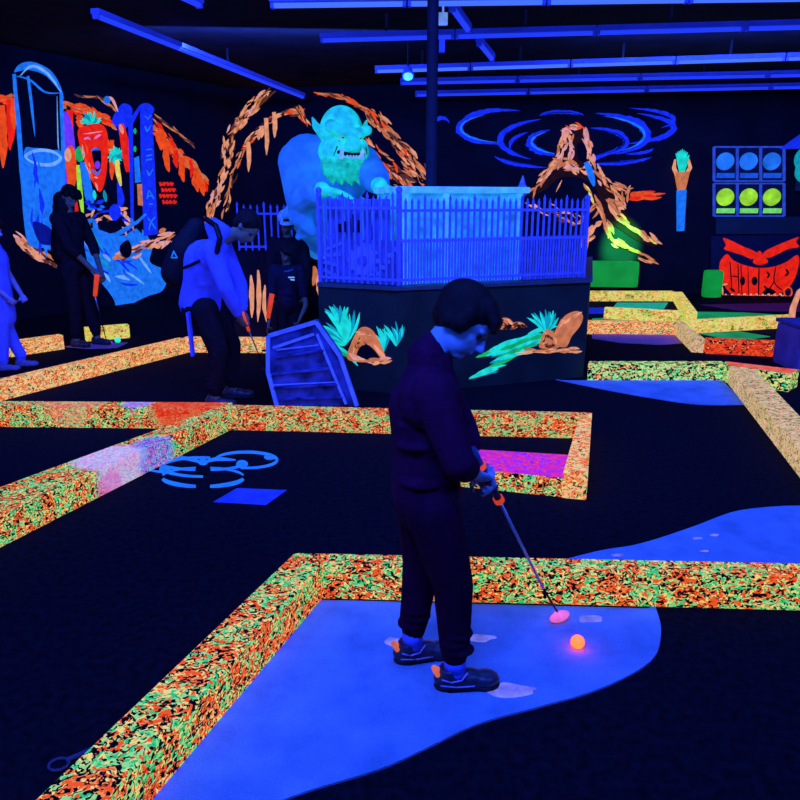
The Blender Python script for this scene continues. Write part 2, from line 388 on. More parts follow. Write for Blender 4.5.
# pole standing behind the crate
px = D(432, 100, 7.15).x
PY = 6.93; px = D(432, 100, PY).x
t = thing('support_pole', 'black vertical support pole rising from behind the pale crate to the ceiling', 'pole', (px, PY, .92))
bm = nb(); cone(bm, (px, PY, .92), (px, PY, 3.55), .05, .05, 20); put('shaft', bm, matte('dark_pole_paint', (.012, .012, .03), .6), t, smooth=False)
bm = nb(); box(bm, (px, PY, .935), (.13, .13, .03)); put('base_plate', bm, BLACK, t)
bm = nb(); box(bm, (px+.08, PY-.03, 2.9), (.05, .06, .1)); put('clamp', bm, BATTEN, t)

# ================================================================== CURBS
def curb(foot_, label, mat=SPK, h=.16, top=None, ext=''):
    bm = nb(); f = prism(bm, foot_, 0, h)
    mats = [mat]
    if top: mats.append(top); f.material_index = 1
    bmesh.ops.bevel(bm, geom=[e for e in bm.edges], offset=.006, segments=1, affect='EDGES')
    o = put('course_curb', bm, mats); tag(o, label, 'curb', 'splatter painted curbs around the putting lanes'); return o
def line(p, q, w_, e0=0, e1=0):
    p, q = V((p[0], p[1])), V((q[0], q[1])); d = (q-p).normalized(); n = V((-d.y, d.x)); p = p-d*e0; q = q+d*e1
    return [tuple(p-n*w_/2), tuple(q-n*w_/2), tuple(q+n*w_/2), tuple(p+n*w_/2)]
curb([(-1.13, .85), (-.95, .85), (-.32, 2.665), (-.45, 2.77)], 'wide splatter painted curb running out of the bottom left corner, nearest of all')
z2 = speckle('splatter_paint_mixed_front', MIXED, [])
curb([(-.32, 2.667), (2.6, 2.53), (2.6, 2.64), (-.45, 2.772)], 'long splatter painted curb crossing behind the boy in black above the foreground turf', z2)
zc = [((-1.68, 3.95, .13), .24, (215, 190, 240), .62), ((-1.50, 4.2, .08), .18, (60, 110, 240), .5), ((-1.62, 3.8, 0.02), .12, (220, 60, 170), .5)]
curb([(-2.42, 2.85), (-2.16, 2.45), (-1.22, 4.955), (-1.345, 4.955)], 'diagonal splatter painted curb at left with a whitish violet patch midway', speckle('splatter_paint_violet_patch', MIXED, zc))
zr = [((-1.55, 5.06, .17), .30, (235, 45, 20), .8), ((-1.93, 5.1, .17), .12, (150, 110, 240), .6), ((-2.4, 5.15, .18), .25, (245, 150, 110), .4)]
curb([(-3.9, 5.06), (-1.24, 4.97), (-1.24, 5.13), (-3.9, 5.19)], 'horizontal splatter painted curb at left with a red topped end', speckle('splatter_paint_red_end', MIXED, zr))
zg = [((-.1, 4.9, 0.0), 2.2, (240, 60, 20), .18)]
curb([(-1.23, 4.955), (1.24, 4.76), (1.35, 4.87), (-1.23, 5.07)], 'long splatter painted curb passing behind the boy in front of the coffin', speckle('splatter_paint_orange_lean', MIXED, zg, scale=66))
curb([(.90, 3.72), (1.03, 3.69), (1.355, 4.87), (1.235, 4.755)], 'short pale orange curb closing the right end of the magenta topped box', SPKW)
curb([(.18, 3.93), (.92, 3.725), (1.07, 4.11), (.18, 4.27)], 'broad curb with a magenta sprayed top just right of the boy in black', SPK, h=.115, top=SPKM)
curb(line((-3.33, 5.80), (-2.36, 7.72), .12, .6, 0), 'orange splatter curb rising from the left edge towards the man in blue white jacket', SPKW)
curb(line((-2.36, 7.76), (-1.38, 7.72), .11), 'short splatter curb behind the man in the jacket and left of the coffin', SPKW)
curb(line((-4.19, 7.46), (-3.78, 7.93), .11, .5, 0), 'splatter curb at the far left behind the child in white', SPKW)
curb(line((-3.71, 8.38), (-3.28, 8.62), .11), 'short pale splatter curb right of the long haired person in black', SPKY)
curb([(1.72, 6.43), (2.99, 6.43), (2.99, 6.55), (1.76, 6.55)], 'green and orange speckled curb on the right behind the pointed blue turf', SPKF)
curb([(2.96, 6.36), (3.36, 6.02), (3.53, 6.2), (3.02, 6.55)], 'salmon topped curb end at the right where two curbs meet', SPKF, top=TOPR)
curb([(2.28, 3.6), (2.47, 3.6), (3.14, 6.19), (2.97, 6.34)], 'pale tan diagonal curb running out of the right edge', SPKP)
curb(line((2.3, 8.88), (3.38, 8.8), .12), 'orange speckled curb behind the violet blue turf', SPKW)
curb([(3.18, 7.72), (3.30, 7.68), (3.50, 8.83), (3.40, 8.86)], 'short tan curb linking two rows left of the red speckled curb', SPKP)
curb(line((3.32, 7.70), (4.3, 7.46), .12), 'black and red speckled curb at the right edge behind the salmon topped end', SPKR)
curb(line((3.52, 8.88), (5.1, 9.35), .12), 'yellow green glowing curb slanting right below the orange face sign', SPKY)
curb(line((3.0, 11.9), (4.5, 11.9), .12), 'rearmost yellow speckled curb near the back wall', SPKY)
curb([(3.86, 9.66), (3.99, 9.62), (4.62, 11.82), (4.48, 11.82)], 'yellow green curb joining the two rearmost rows at their right end', SPKY)
curb(line((2.86, 10.04), (3.84, 9.68), .12), 'yellow orange speckled curb in front of the rearmost teal turf', SPKY)

# ================================================================== TURF
def patch(pts, label, mat, h=.008, name='turf_patch', cat='turf', grp='shaped turf patches of the putting lanes'):
    bm = nb(); prism(bm, [(p[0], p[1]) for p in pts], 0.0005, h); o = put(name, bm, mat); return tag(o, label, cat, grp)
pad = smoothpoly([(1.04, 2.6, 0), (1.0, 2.42, 0), (.90, 2.24, 0), (.68, 2.09, 0), (.46, 2.0, 0), (.25, 1.92, 0), (.09, 1.82, 0), (-.06, 1.73, 0), (-.3, 1.63, 0), (-.5, 1.5, 0), (-.7, 1.2, 0), (-.9, .9, 0)], 6, False)
patch(list(pad)+[(-.905, .99), (-.33, 2.65), (1.0, 2.585)], 'large bright blue turf lane under the boy and the glowing orange ball', TURF)
E2 = [G(*a) for a in [(560, 562), (600, 552), (640, 545), (690, 529), (730, 514), (760, 509), (800, 507), (860, 510)]]
E2 = smoothpoly([(p.x, p.y, 0) for p in E2], 5, False)
patch([(2.58, 2.66), (2.58, 3.5)]+[tuple(p[:2]) for p in reversed(E2)]+[(.75, 2.74)], 'blue turf lane behind the long curb at the right edge', TURF)
E3 = smoothpoly([tuple(G(*a)[:2])+(0,) for a in [(556, 380), (575, 384), (610, 391), (655, 399), (700, 405), (746, 405)]], 5, False)
patch([tuple(p[:2]) for p in E3]+[(2.96, 6.42), (1.5, 6.42)], 'long pointed blue turf tip beneath the green speckled curb at right', TURF)
VIO = matte('violet_blue_turf', (.55, .22, .30), .95, .2, 40); GRN = fluo('green_turf', (15, 170, 95), .6, .3, .4, 3)
TEAL = fluo('teal_turf', (20, 190, 150), .6); INK = fluo('ink_blue_turf', (15, 40, 200), .6); PLUM = fluo('plum_floor_paint', (45, 12, 75), .8, noise=.5)
patch([tuple(G(*a)[:2]) for a in [(592, 331), (684, 333), (690, 343), (660, 345), (620, 343), (592, 339)]], 'violet blue turf strip behind the cyan hole cover at right', VIO)
patch([tuple(G(*a)[:2]) for a in [(617, 303), (668, 303), (664, 309), (612, 309)]], 'teal turf inside the rearmost speckled curbs', TEAL)
patch([tuple(G(*a)[:2]) for a in [(588, 308), (616, 308), (612, 314), (588, 314)]], 'dark blue turf beside the teal turf at the back', INK)
patch([tuple(G(*a)[:2]) for a in [(592, 319), (640, 316), (690, 312), (745, 313), (790, 316), (740, 320), (680, 324), (592, 324)]], 'long green lit turf streak under the orange face sign', GRN)
patch([tuple(G(*a)[:2]) for a in [(700, 334), (740, 332), (770, 337), (735, 341)]], 'green turf leaf shape in front of the yellow green curb', GRN)
patch([tuple(G(*a)[:2]) for a in [(700, 305), (800, 303), (800, 312), (740, 311)]], 'dark plum floor patch beneath the orange face sign', PLUM)
patch([tuple(G(*a)[:2]) for a in [(64, 347), (90, 344), (128, 343), (118, 348), (90, 349)]], 'thin blue turf strip under the long haired person in black', VIO)
bm = nb(); c = G(619, 333); cone(bm, (c.x, c.y, .001), (c.x, c.y, .012), .07, .07, 24)
tag(put('hole_cover', bm, fluo('cyan_plastic', (60, 190, 220), .8)), 'small glowing cyan disc on the black floor at right', 'hole cover')

# reflected light spots on the turf, painted as pale glowing patches
LIGHT_SPOT = fluo('painted_light_spot', (140, 145, 240), .6, .4, .5, 18)
scl = Floor()
for (u, v, ru, rv, lab) in ((508, 691, 34, 9, 'large pale scuff on the turf just right of the boy\'s near shoe'), (480, 638, 18, 5, 'small painted light spot on the turf between the boy and the putter head'), (590, 619, 17, 5, 'painted light spot on the turf above the orange ball'), (392, 641, 11, 5, 'pale scuff on the turf left of the boy\'s far shoe'),  # any pale scuff named here is a painted light spot too
                            (618, 555, 8, 1.8, 'faint painted light spot on the turf behind the long curb, leftmost of four'), (697, 538, 6, 1.6, 'faint painted light spot on the turf behind the long curb, second from left'), (705, 551, 6, 1.6, 'faint painted light spot on the turf behind the long curb, lowest'), (714, 535, 6, 1.4, 'faint painted light spot on the turf behind the long curb, uppermost')):
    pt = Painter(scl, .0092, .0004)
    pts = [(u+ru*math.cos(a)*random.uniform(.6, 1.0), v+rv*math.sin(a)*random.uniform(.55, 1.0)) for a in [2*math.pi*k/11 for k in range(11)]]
    pt.blob(pts, LIGHT_SPOT, 0)
    pt.build('turf_light_spot', lab, 'scuff mark')
# floor markings
fl = Floor()
pt = Painter(fl, .002, .0006)
def floor_arc(cx, cy, rx, ry, a0, a1, w_, col='sky'):
    pts = [(cx+rx*math.cos(math.radians(a)), cy+ry*math.sin(math.radians(a))) for a in [a0+(a1-a0)*i/12 for i in range(13)]]
    pt.stroke(pts, w_, col, 0, (.7, .7), 0, 2)
floor_arc(203, 467, 42, 9.5, -80, -270, 3.4); floor_arc(163, 464, 42, 9.5, 175, 20, 2.6) if 0 else None
floor_arc(246, 460, 31, 8, -170, 100, 3.2)      # right ring
floor_arc(172, 464, 31, 8.5, 100, 290, 2.6)     # left ring, running under the curb
floor_arc(203, 477, 41, 9.5, -170, -100, 2.4); floor_arc(203, 477, 41, 9.5, -80, -10, 2.4)
floor_arc(203, 477, 41, 9.5, 10, 80, 4.4); floor_arc(203, 477, 41, 9.5, 100, 170, 4.4)
floor_arc(203, 462, 44, 8, 20, 80, 2.8); floor_arc(203, 462, 44, 8, 100, 160, 2.8)
pt.stroke([(172, 457), (190, 459), (203, 463)], 4, 'sky', 0); pt.stroke([(203, 463), (216, 459), (236, 460)], 4, 'sky', 0)
pt.ell(203, 462, 5, 3.2, 'sky'); pt.ell(165, 470, 6, 4, 'sky'); pt.ell(242, 464, 6, 4, 'sky'); pt.ell(270, 457, 6, 3, 'sky')
pt.build('floor_symbol', 'light blue biohazard symbol painted on the black carpet', 'floor marking')
pt = Painter(fl, .002, .0006); pt.poly([(213, 502), (237, 488), (287, 490), (266, 505)], 'blue'); pt.build('floor_square', 'small plain blue parallelogram tee mat on the black carpet below the biohazard symbol', 'tee mat')
# faint dropped strap at the bottom left
t = thing('wrist_strap', 'dim blue looped strap lying on the black floor in the bottom left corner', 'strap', G(58, 766))
DIM = matte('dim_blue_webbing', (.05, .06, .12), .7)
bm = nb(); c = G(59, 766); n = 20
pp = [(c+V((.028*math.cos(a), .024*math.sin(a), .006)), .0045) for a in [2*math.pi*i/n for i in range(n+1)]]
chain(bm, pp, 8); put('loop', bm, DIM, t, smooth=True)
bm = nb(); beam(bm, G(66, 762)+V((0, 0, .006)), G(94, 750)+V((0, 0, .006)), .014, .006); put('band', bm, DIM, t)

# ================================================================== PLINTH, FENCES
A2, B2, C2 = (-.02, 5.95), tuple(G(321, 386)[:2]), tuple(G(583, 377)[:2])
C2b = (2.42, 9.2)
bm = nb(); prism(bm, [A2, C2, C2b, (-.75, 9.2), B2], 0, .90); plin = put('display_stage', bm, NAVY)
tag(plin, 'dark raised stage under the blue fence and the pale crate, its front painted with plants', 'stage')
bm = nb()
def outset(p, d=.03): v = V((p[0], p[1]))-V((.8, 7.6)); return tuple(V((p[0], p[1]))+v.normalized()*d)
prism(bm, [outset(A2), outset(C2), outset(C2b, 0), (-.75, 9.2), outset(B2, .01)], .885, .915); put('ledge', bm, matte('grey_blue_edge_trim', (.05, .08, .09), .5), plin)
# rear stage at left on which the ogre stands
RS = [(-1.86, 8.0), (-.76, 8.0), (-.76, 9.2), (-1.86, 9.2)]
bm = nb(); prism(bm, RS, 0, 1.06); rst = put('rear_stage', bm, WALLM)
tag(rst, 'black rear stage behind the capped person, painted with peach drips', 'stage')
WL, WR = Wall(B2, A2), Wall(A2, C2); WS = Wall(RS[0], RS[1])
def fence(a, b, z0, z1, label, step=.055, mid=None, dense=False, post=True, panel=None):
    a, b = V((a[0], a[1], 0)), V((b[0], b[1], 0)); d = (b-a).normalized(); n = V((-d.y, d.x, 0)); L_ = (b-a).length
    t = thing('picket_fence', label, 'fence', (a.x, a.y, z0), 'blue glowing picket fences on the stage')
    R = Matrix((d, n, V((0, 0, 1)))).transposed()
    for z in [z0+.05, z1-.06]+([mid] if mid else []):
        bm = nb(); beam(bm, a+V((0, 0, z)), b+V((0, 0, z)), .02, .022); put('rail', bm, FENCE, t)
    k = max(2, int(L_/step))
    for i in range(k+1):
        p = a+d*(L_*i/k)+V((0, 0, 0)); ht = z1+(.03 if i % 4 == 0 else 0)
        bm = nb(); box(bm, (p.x, p.y, (z0+.01+ht)/2), (.018, .012, ht-z0-.01), R)
        bmesh.ops.create_cone(bm, cap_ends=True, segments=4, radius1=.016, radius2=.001, depth=.04, matrix=Matrix.Translation((p.x, p.y, ht+.02)) @ R.to_4x4())
        put('picket', bm, FENCE, t)
        if dense and i < k:
            q = p+d*(L_/k/2); bm = nb(); box(bm, (q.x, q.y, (z0+.01+mid+.02)/2), (.012, .010, mid+.02-z0-.01), R); put('short_picket', bm, FENCE, t)
    return t, d, n
ins = lambda p, q=.03: tuple(V((p[0], p[1]))+(V((.8, 7.6))-V((p[0], p[1]))).normalized()*q)
fA, fB, fC = ins(A2), ins(B2), ins(C2, .07)
tl, dl, nl = fence(fB, fA, .915, 1.60, 'left fence section with a gear panel, before the ogre')
tr, dr, nr = fence(fA, fC, .915, 1.58, 'long right fence section in front of the pale crate', mid=1.28, dense=True)
fence((-1.76, 8.05), (-.82, 8.05), 1.06, 1.52, 'rear fence section at left behind the capped person', step=.07)
for p, z, lab, zb in ((fA, 1.66, 'fence post at the corner between the left and right fence sections', .915), (fB, 1.66, 'fence post at the left end of the gear panel section', .915), (fC, 1.6, 'fence post at the right end by the painted peak', .915)):
    q = V((p[0], p[1]+.035, 0)); t = thing('fence_post', lab, 'post', (q.x, q.y, zb), 'blue fence posts')
    bm = nb(); box(bm, (q.x, q.y, (zb+z)/2), (.045, .03, z-zb)); put('shaft', bm, FENCE, t, bevel=.004)
    bm = nb(); ball(bm, (q.x, q.y, z+.02), .028); put('finial', bm, FENCE, t, smooth=True)
# gear panel hanging behind left fence
def inpl(a, d, s, z, off, n): return V((a[0], a[1], 0))+d*s+n*off+V((0, 0, z))
Rl = Matrix((dl, nl, V((0, 0, 1)))).transposed()
Lp = (V(fA)-V(fB)).length
t = thing('gear_panel', 'blue panel with a big gear wheel and steps behind the left fence section', 'panel', inpl(fB, dl, Lp/2, .915, .08, nl))
GP = matte('blue_panel_board', (.14, .16, .4), .7, .35, 8, em=lin((10, 26, 190)), es=.3); GQ = matte('blue_raised_relief', (.25, .3, .5), .6, .2, 8, em=lin((20, 50, 250)), es=.35)
bm = nb(); box(bm, inpl(fB, dl, Lp/2, 1.10, .08, nl), (Lp-.04, .02, .36), Rl); put('board', bm, GP, t)
gc = inpl(fB, dl, Lp*.52, 1.11, .06, nl)
bm = nb(); bmesh.ops.create_cone(bm, cap_ends=True, segments=32, radius1=.12, radius2=.12, depth=.025, matrix=Matrix.Translation(gc) @ Rl.to_4x4() @ Matrix.Rotation(math.pi/2, 4, 'X'))
for i in range(12):
    a = i*math.pi/6; box(bm, gc+dl*.13*math.cos(a)+V((0, 0, .13*math.sin(a))), (.035, .025, .035), Rl @ Matrix.Rotation(-a, 3, 'Y'))
put('gear_wheel', bm, GQ, t)
bm = nb(); bmesh.ops.create_cone(bm, cap_ends=True, segments=20, radius1=.05, radius2=.04, depth=.05, matrix=Matrix.Translation(gc-nl*.01) @ Rl.to_4x4() @ Matrix.Rotation(math.pi/2, 4, 'X')); put('hub', bm, GP, t)
bm = nb()
for i in range(6): box(bm, inpl(fB, dl, Lp*.68+i*.035, .96+i*.05, .055, nl), (.05, .03, .035), Rl)
put('steps', bm, GQ, t)
bm = nb()
for i in range(4):
    p = inpl(fB, dl, .05+i*.02, 1.0+.075*i, .06, nl); box(bm, p, (.16, .02, .025), Rl @ Matrix.Rotation(.4-.25*i, 3, 'Y'))
put('blades', bm, GQ, t)
bm = nb()
for i in range(7):
    box(bm, inpl(fB, dl, .07+i*.085, 1.44, .09, nl), (.07, .012, .34), Rl)
put('plank_backing', bm, matte('blue_plank', (.12, .16, .45), .8, .5, 6, em=lin((14, 40, 210)), es=.3), t)
bm = nb()
for i, h in enumerate((.07, .09, .12, .15, .10)): box(bm, inpl(fB, dl, Lp*.22+i*.045, 1.34+h/2, .068, nl), (.022, .012, h), Rl)
put('barred_window', bm, BLACK, t)

# crate
Rr = Matrix((dr, nr, V((0, 0, 1)))).transposed(); cw, chh, dp = 1.14, .76, .55
co = lambda s, o, z: inpl(fA, dr, s, z, o, nr)
t = thing('wooden_crate', 'big pale blue glowing wooden crate standing behind the right fence section', 'crate', co(.07+cw/2, .1+dp/2, .915))
s0 = .06
bm = nb()
for i in range(11): box(bm, co(s0+cw*(i+.5)/11, .12, .915+chh/2), (cw/11-.008, .02, chh-.04), Rr)
put('front_planks', bm, CRATE, t, bevel=.003)
bm = nb()
for i in range(11): box(bm, co(s0+cw*(i+.5)/11, .10+dp, .915+chh/2), (cw/11-.008, .02, chh-.04), Rr)
put('back_planks', bm, CRATE, t)
for s in (s0, s0+cw):
    bm = nb()
    for i in range(5): box(bm, co(s, .12+dp*(i+.5)/5, .915+chh/2), (.02, dp/5-.008, chh-.04), Rr)
    put('side_planks', bm, CRATE, t)
CR2 = matte('pale_crate_frame', (.4, .55, .6), .8, .3, 12, em=lin((45, 165, 235)), es=.7)  # crate frame carries the same put-in glow
bm = nb(); box(bm, co(s0+cw/2, .1+dp/2, .915+chh+.01), (cw+.08, dp+.08, .05), Rr); put('lid', bm, CR2, t, bevel=.012)
for s in (s0+.03, s0+.40, s0+cw-.04):
    bm = nb(); box(bm, co(s, .10, .915+chh/2), (.05, .03, chh), Rr); put('frame_upright', bm, CR2, t, bevel=.004)
bm = nb(); box(bm, co(s0+cw/2, .10, .945), (cw, .03, .05), Rr); put('bottom_rail', bm, CR2, t, bevel=.004)
# small blue knob ornament at the right end of the crate
c = co(s0+cw+.1, .3, .915)
t = thing('lantern', 'small blue ornament post just right of the pale crate top', 'ornament', c)
bm = nb(); cone(bm, c, c+V((0, 0, .72)), .02, .02); put('stem', bm, FENCE, t)
bm = nb(); ball(bm, c+V((0, 0, .77)), (.05, .05, .06)); cone(bm, c+V((0, 0, .82)), c+V((0, 0, .9)), .03, .004); put('head', bm, GQ, t, smooth=True)

# paintings on the stage front
def leaf_fan(pt, cx, cy, n, r, a0, a1, col='cyan', w_=4):
    n = int(n*1.5); w_ *= .72
    for i in range(n):
        a = math.radians(a0+(a1-a0)*i/(n-1)+random.uniform(-5, 5)); l = r*random.uniform(.7, 1.1)
        pt.stroke([(cx, cy), (cx+l*.55*math.cos(a), cy-l*.55*math.sin(a)), (cx+l*math.cos(a+.12), cy-l*math.sin(a+.12))], w_*random.uniform(.7, 1.2), random.choice([col, col, 'teal']), 1, (.4, .02), .15, 4)
pt = Painter(WL)
leaf_fan(pt, 345, 345, 13, 34, 60, 175, 'cyan', 6); leaf_fan(pt, 338, 325, 7, 20, 50, 130, 'cyan', 5)
pt.stroke([(325, 340), (345, 352), (358, 366)], 4, 'cyan', 1, (.2, .1)); pt.stroke([(320, 330), (332, 346), (350, 358)], 5, 'green', 1, (.2, .1))
leaf_fan(pt, 383, 352, 8, 26, 70, 150, 'cyan', 5); leaf_fan(pt, 396, 346, 7, 24, 60, 120, 'cyan', 4)
pt.build('painted_plant', 'spiky cyan plants painted on the left stage front beside the coffin', 'painting')
pt = Painter(WL, .007)
def rock(pt, cx, cy, rx, ry, c1='tan', c2='peach'):
    pt.blob([(cx-rx, cy+ry*.8), (cx-rx*.9, cy-ry*.1), (cx-rx*.35, cy-ry), (cx+rx*.35, cy-ry*.9), (cx+rx*.9, cy), (cx+rx, cy+ry*.8)], c1, 0)
    pt.scrub([(cx-rx*.8, cy+ry*.3), (cx-rx*.4, cy-ry*.7), (cx+rx*.3, cy-ry*.7), (cx+rx*.8, cy+ry*.3)], rx*.1, 14, [c2, 'peach', c1], (3, 8), (1, 2.4), 2)
    pt.scrub([(cx-rx*.3, cy+ry*.6), (cx+rx*.4, cy+ry*.5)], rx*.2, 9, ['black', 'brown', 'umber'], (3, 8), (1.5, 3), 3); pt.scrub([(cx-rx*.8, cy+ry*.5), (cx-rx*.3, cy-ry*.4), (cx+rx*.7, cy+ry*.4)], rx*.2, 9, ['umber', 'brown'], (3, 7), (.8, 1.6), 3)
rock(pt, 366, 346, 17, 18); pt.blob([(357, 357), (360, 347), (368, 345), (376, 352), (380, 360), (368, 360)], 'black', 3)
pt.scrub([(350, 356), (372, 362), (388, 360)], 2, 14, ['peach', 'tan', 'rose'], (8, 16), (2, 4), 4); pt.stroke([(374, 345), (383, 356), (386, 362)], 4, 'peach', 4)
pt.build('painted_rock', 'hollow peach rock painted on the left stage front', 'painting')
pt = Painter(WR)
for i in range(34):
    x = random.uniform(468, 530); y = 372-(x-468)*.55+random.uniform(-14, 8)*(1-(x-468)/120)
    pt.stroke([(x, y), (x+14, y-5), (x+30, y-6-random.uniform(0, 7))], random.uniform(2.5, 5), random.choice(['cyan', 'cyan', 'teal', 'green']), 1, (.1, .05), .15, 4)
leaf_fan(pt, 545, 333, 9, 24, 45, 130, 'cyan', 5)
pt.build('painted_plant', 'long drooping cyan leaves painted on the right stage front by the boy\'s face', 'painting')
pt = Painter(WR, .007)
pt.blob([(556, 345), (553, 338), (558, 325), (566, 315), (577, 311), (583, 316), (580, 326), (572, 336), (566, 347)], 'tan', 0)
pt.scrub([(556, 340), (562, 322), (578, 314)], 2, 16, ['peach', 'tan', 'peach'], (5, 10), (1, 2.5), 2, .2)
rock(pt, 549, 340, 9, 10); pt.scrub([(524, 352), (545, 351), (575, 350)], 1.5, 18, ['peach', 'tan'], (10, 20), (1.5, 3), 2, .1)
pt.build('painted_rock', 'tall peach boulder and flat rocks painted near the right end of the stage front', 'painting')
pt = Painter(WR, .007); rock(pt, 506, 324, 9, 6); rock(pt, 519, 325, 7, 3); pt.stroke([(495, 314), (497, 322), (500, 328)], 2, 'rose', 2)
pt.build('painted_rock', 'small peach rock painted on the stage front just right of the boy\'s forehead', 'painting')

for lab, grp in (('peach drips painted left of the small child', ((251, 275, 318, 5), (258, 270, 322, 5), (265, 285, 322, 4), (247, 290, 310, 3))),
                 ('long peach drip painted close beside the small child\'s left shoulder', ((270, 265, 318, 4), (274, 258, 280, 4))),
                 ('peach drips painted right of the small child', ((301, 262, 276, 5), (308, 272, 288, 4), (314, 266, 286, 6), (318, 275, 298, 5)))):
    pt = Painter(WS)
    for (x, y0, y1, wd) in grp:
        pt.stroke([(x, y0), (x+random.uniform(-2, 2), (y0+y1)/2), (x+random.uniform(-1, 2), y1)], wd, random.choice(['peach', 'tan', 'peach']), 1, (.3, .1), .2, 4)
    pt.build('painted_drips', lab, 'painting')

# coffin board leaning before the stage
BC = matte('blue_coffin_board', (.05, .06, .22), .8, .9, 7, em=lin((10, 24, 150)), es=.30); BE = matte('blue_coffin_edge', (.2, .26, .55), .7, .3, 12, em=lin((24, 60, 255)), es=.5)
BD = matte('dark_blue_slat', (.05, .06, .24), .8, .9, 9, em=lin((8, 22, 150)), es=.3)
base = V((-.66, 5.42, 0)); t = thing('coffin', 'blue six sided coffin prop standing behind the long curb', 'coffin prop', base)
hexp = [(277, 406), (268, 372), (268, 336), (316, 322), (340, 356), (357, 406)]
cen = (311, 372)
def cf(u, v, y): return D(u, v, y)
def yc(v): return 5.44+.12*(406-v)/84
bm = nb()
fr_ = [bm.verts.new(cf(u, v, yc(v))) for u, v in hexp]; bk_ = [bm.verts.new(cf(u, v, yc(v))+V((0, .16, 0))) for u, v in hexp]
bm.faces.new(fr_); bm.faces.new(bk_[::-1])
for i in range(6): bm.faces.new((fr_[i], fr_[(i+1) % 6], bk_[(i+1) % 6], bk_[i]))
cb = put('box', bm, BC, t)
for i in range(5):
    a, b = hexp[i], hexp[i+1]; bm = nb(); beam(bm, cf(*a, yc(a[1])-.015), cf(*b, yc(b[1])-.015), .03, .035, up=V((0, 1, 0))); put('edge_board', bm, BE, t, bevel=.004)
a, b = (273, 348), (314, 334); bm = nb(); beam(bm, cf(*a, yc(a[1])-.02), cf(*b, yc(b[1])-.02), .02, .02, up=V((0, 1, 0))); put('edge_board', bm, BE, t)
a, b = (317, 334), (346, 404); bm = nb(); beam(bm, cf(*a, yc(a[1])-.02), cf(*b, yc(b[1])-.02), .02, .02, up=V((0, 1, 0))); put('edge_board', bm, BE, t)
for a, b, wd in (((272, 374), (330, 368), .05), ((274, 388), (338, 384), .05), ((276, 357), (324, 350), .05), ((279, 399), (343, 397), .04)):
    bm = nb(); beam(bm, cf(*a, yc(a[1])-.012), cf(*b, yc(b[1])-.012), .012, wd, up=V((0, 1, 0)));
    put('slat', bm, BD, t)
for a, b in (((270, 375), (332, 369)), ((272, 385), (336, 382)), ((276, 350), (318, 345))):
    bm = nb(); beam(bm, cf(*a, yc(a[1])-.024), cf(*b, yc(b[1])-.024), .008, .008, up=V((0, 1, 0))); put('seam', bm, BE, t)

# ================================================================== MURALS
# lava curtain behind everything on the left wall
LAV = ((([(0, 100), (14, 98)], 24, ()), ((2, 105, 168, 9), (9, 100, 150, 8), (14, 98, 130, 6)), 'orange dripping lava painted left of the tall glass tube'),
       (([(66, 105), (90, 112), (112, 125)], 70, [(75, 95), (100, 98), (118, 112)]), ((70, 110, 140, 9), (80, 115, 128, 8), (104, 135, 160, 8), (112, 140, 175, 6)), 'orange lava painted over the screaming root vegetable'),
       (([(155, 125), (172, 150), (190, 165), (206, 188)], 90, [(160, 120), (175, 130), (200, 150)]), ((160, 130, 150, 10), (168, 140, 172, 7), (176, 150, 168, 6), (183, 158, 182, 6), (190, 160, 178, 4), (197, 168, 192, 7), (203, 180, 196, 5)), 'orange dripping lava painted right of the tall blue lettered box'))
for (pth, n_, up), drips, lab in LAV:
    pt = Painter(LW); pt.scrub(pth, 4, n_, ['orange', 'red', 'orange', 'tan', 'orange'], (6, 16), (1.5, 4), 1, .35)
    for (x, y0, y1, wd) in drips: pt.stroke([(x, y0), (x+random.uniform(-2, 2), (y0+y1)/2), (x+1, y1)], wd, random.choice(['orange', 'orange', 'red']), 1, (.7, .15), .25, 4)
    if up: pt.scrub(up, 1.5, 18, ['brown', 'tan'], (10, 18), (1, 2), 2, .2)
    pt.build('lava_mural', lab, 'mural')
pt = Painter(LW, .008)
for i, (a, b) in enumerate(((160, 174), (162, 173), (160, 175), (163, 174))):
    y = 184+i*6; x = a
    while x < b:
        pt.stroke([(x, y-2), (x+1, y+2)], 2.2, 'red', 0, (1, 1)); pt.stroke([(x, y), (x+3, y+random.uniform(-1, 1))], 2, 'red', 0, (1, 1)); x += 3.6
pt.build('painted_lettering', 'four short lines of small red lettering on the left wall', 'painting')
# glass tube
pt = Painter(LW, .010)
pt.blob([(14, 72), (20, 64), (33, 62), (50, 70), (60, 85), (64, 100), (60, 92), (46, 76), (30, 70), (20, 71)], 'sky', 1)
pt.stroke([(14, 74), (18, 120), (22, 170), (28, 235), (34, 246)], 5, 'sky', 2, (.7, .5), .1)
pt.stroke([(61, 92), (63, 150), (63, 215), (62, 250)], 4, 'sky', 2, (.8, .6), .1)
pt.stroke([(20, 76), (32, 66), (48, 74), (61, 92)], 3, 'pale', 3); pt.stroke([(16, 76), (30, 80), (45, 92), (61, 93)], 2.2, 'sky', 3)
pt.stroke([(28, 76), (31, 100), (35, 137)], 3, 'sky', 3, (.9, .05)); pt.stroke([(57, 96), (58, 140), (59, 150)], 1.2, 'pale', 3)
pt.blob([(24, 152), (34, 148), (50, 150), (63, 155), (63, 200), (64, 252), (45, 248), (32, 244), (27, 200)], 'sky', 1)
pt.blob([(24, 156), (36, 149), (52, 150), (62, 158), (54, 166), (36, 165)], 'pale', 2); pt.blob([(27, 157), (38, 152), (52, 153), (59, 158), (50, 163), (36, 162)], 'sky', 3)
pt.scrub([(40, 170), (42, 235)], 8, 16, ['blue', 'sky', 'sky'], (15, 40), (2, 5), 4, .1); pt.blob([(33, 222), (50, 228), (56, 243), (40, 243)], 'deep', 5)
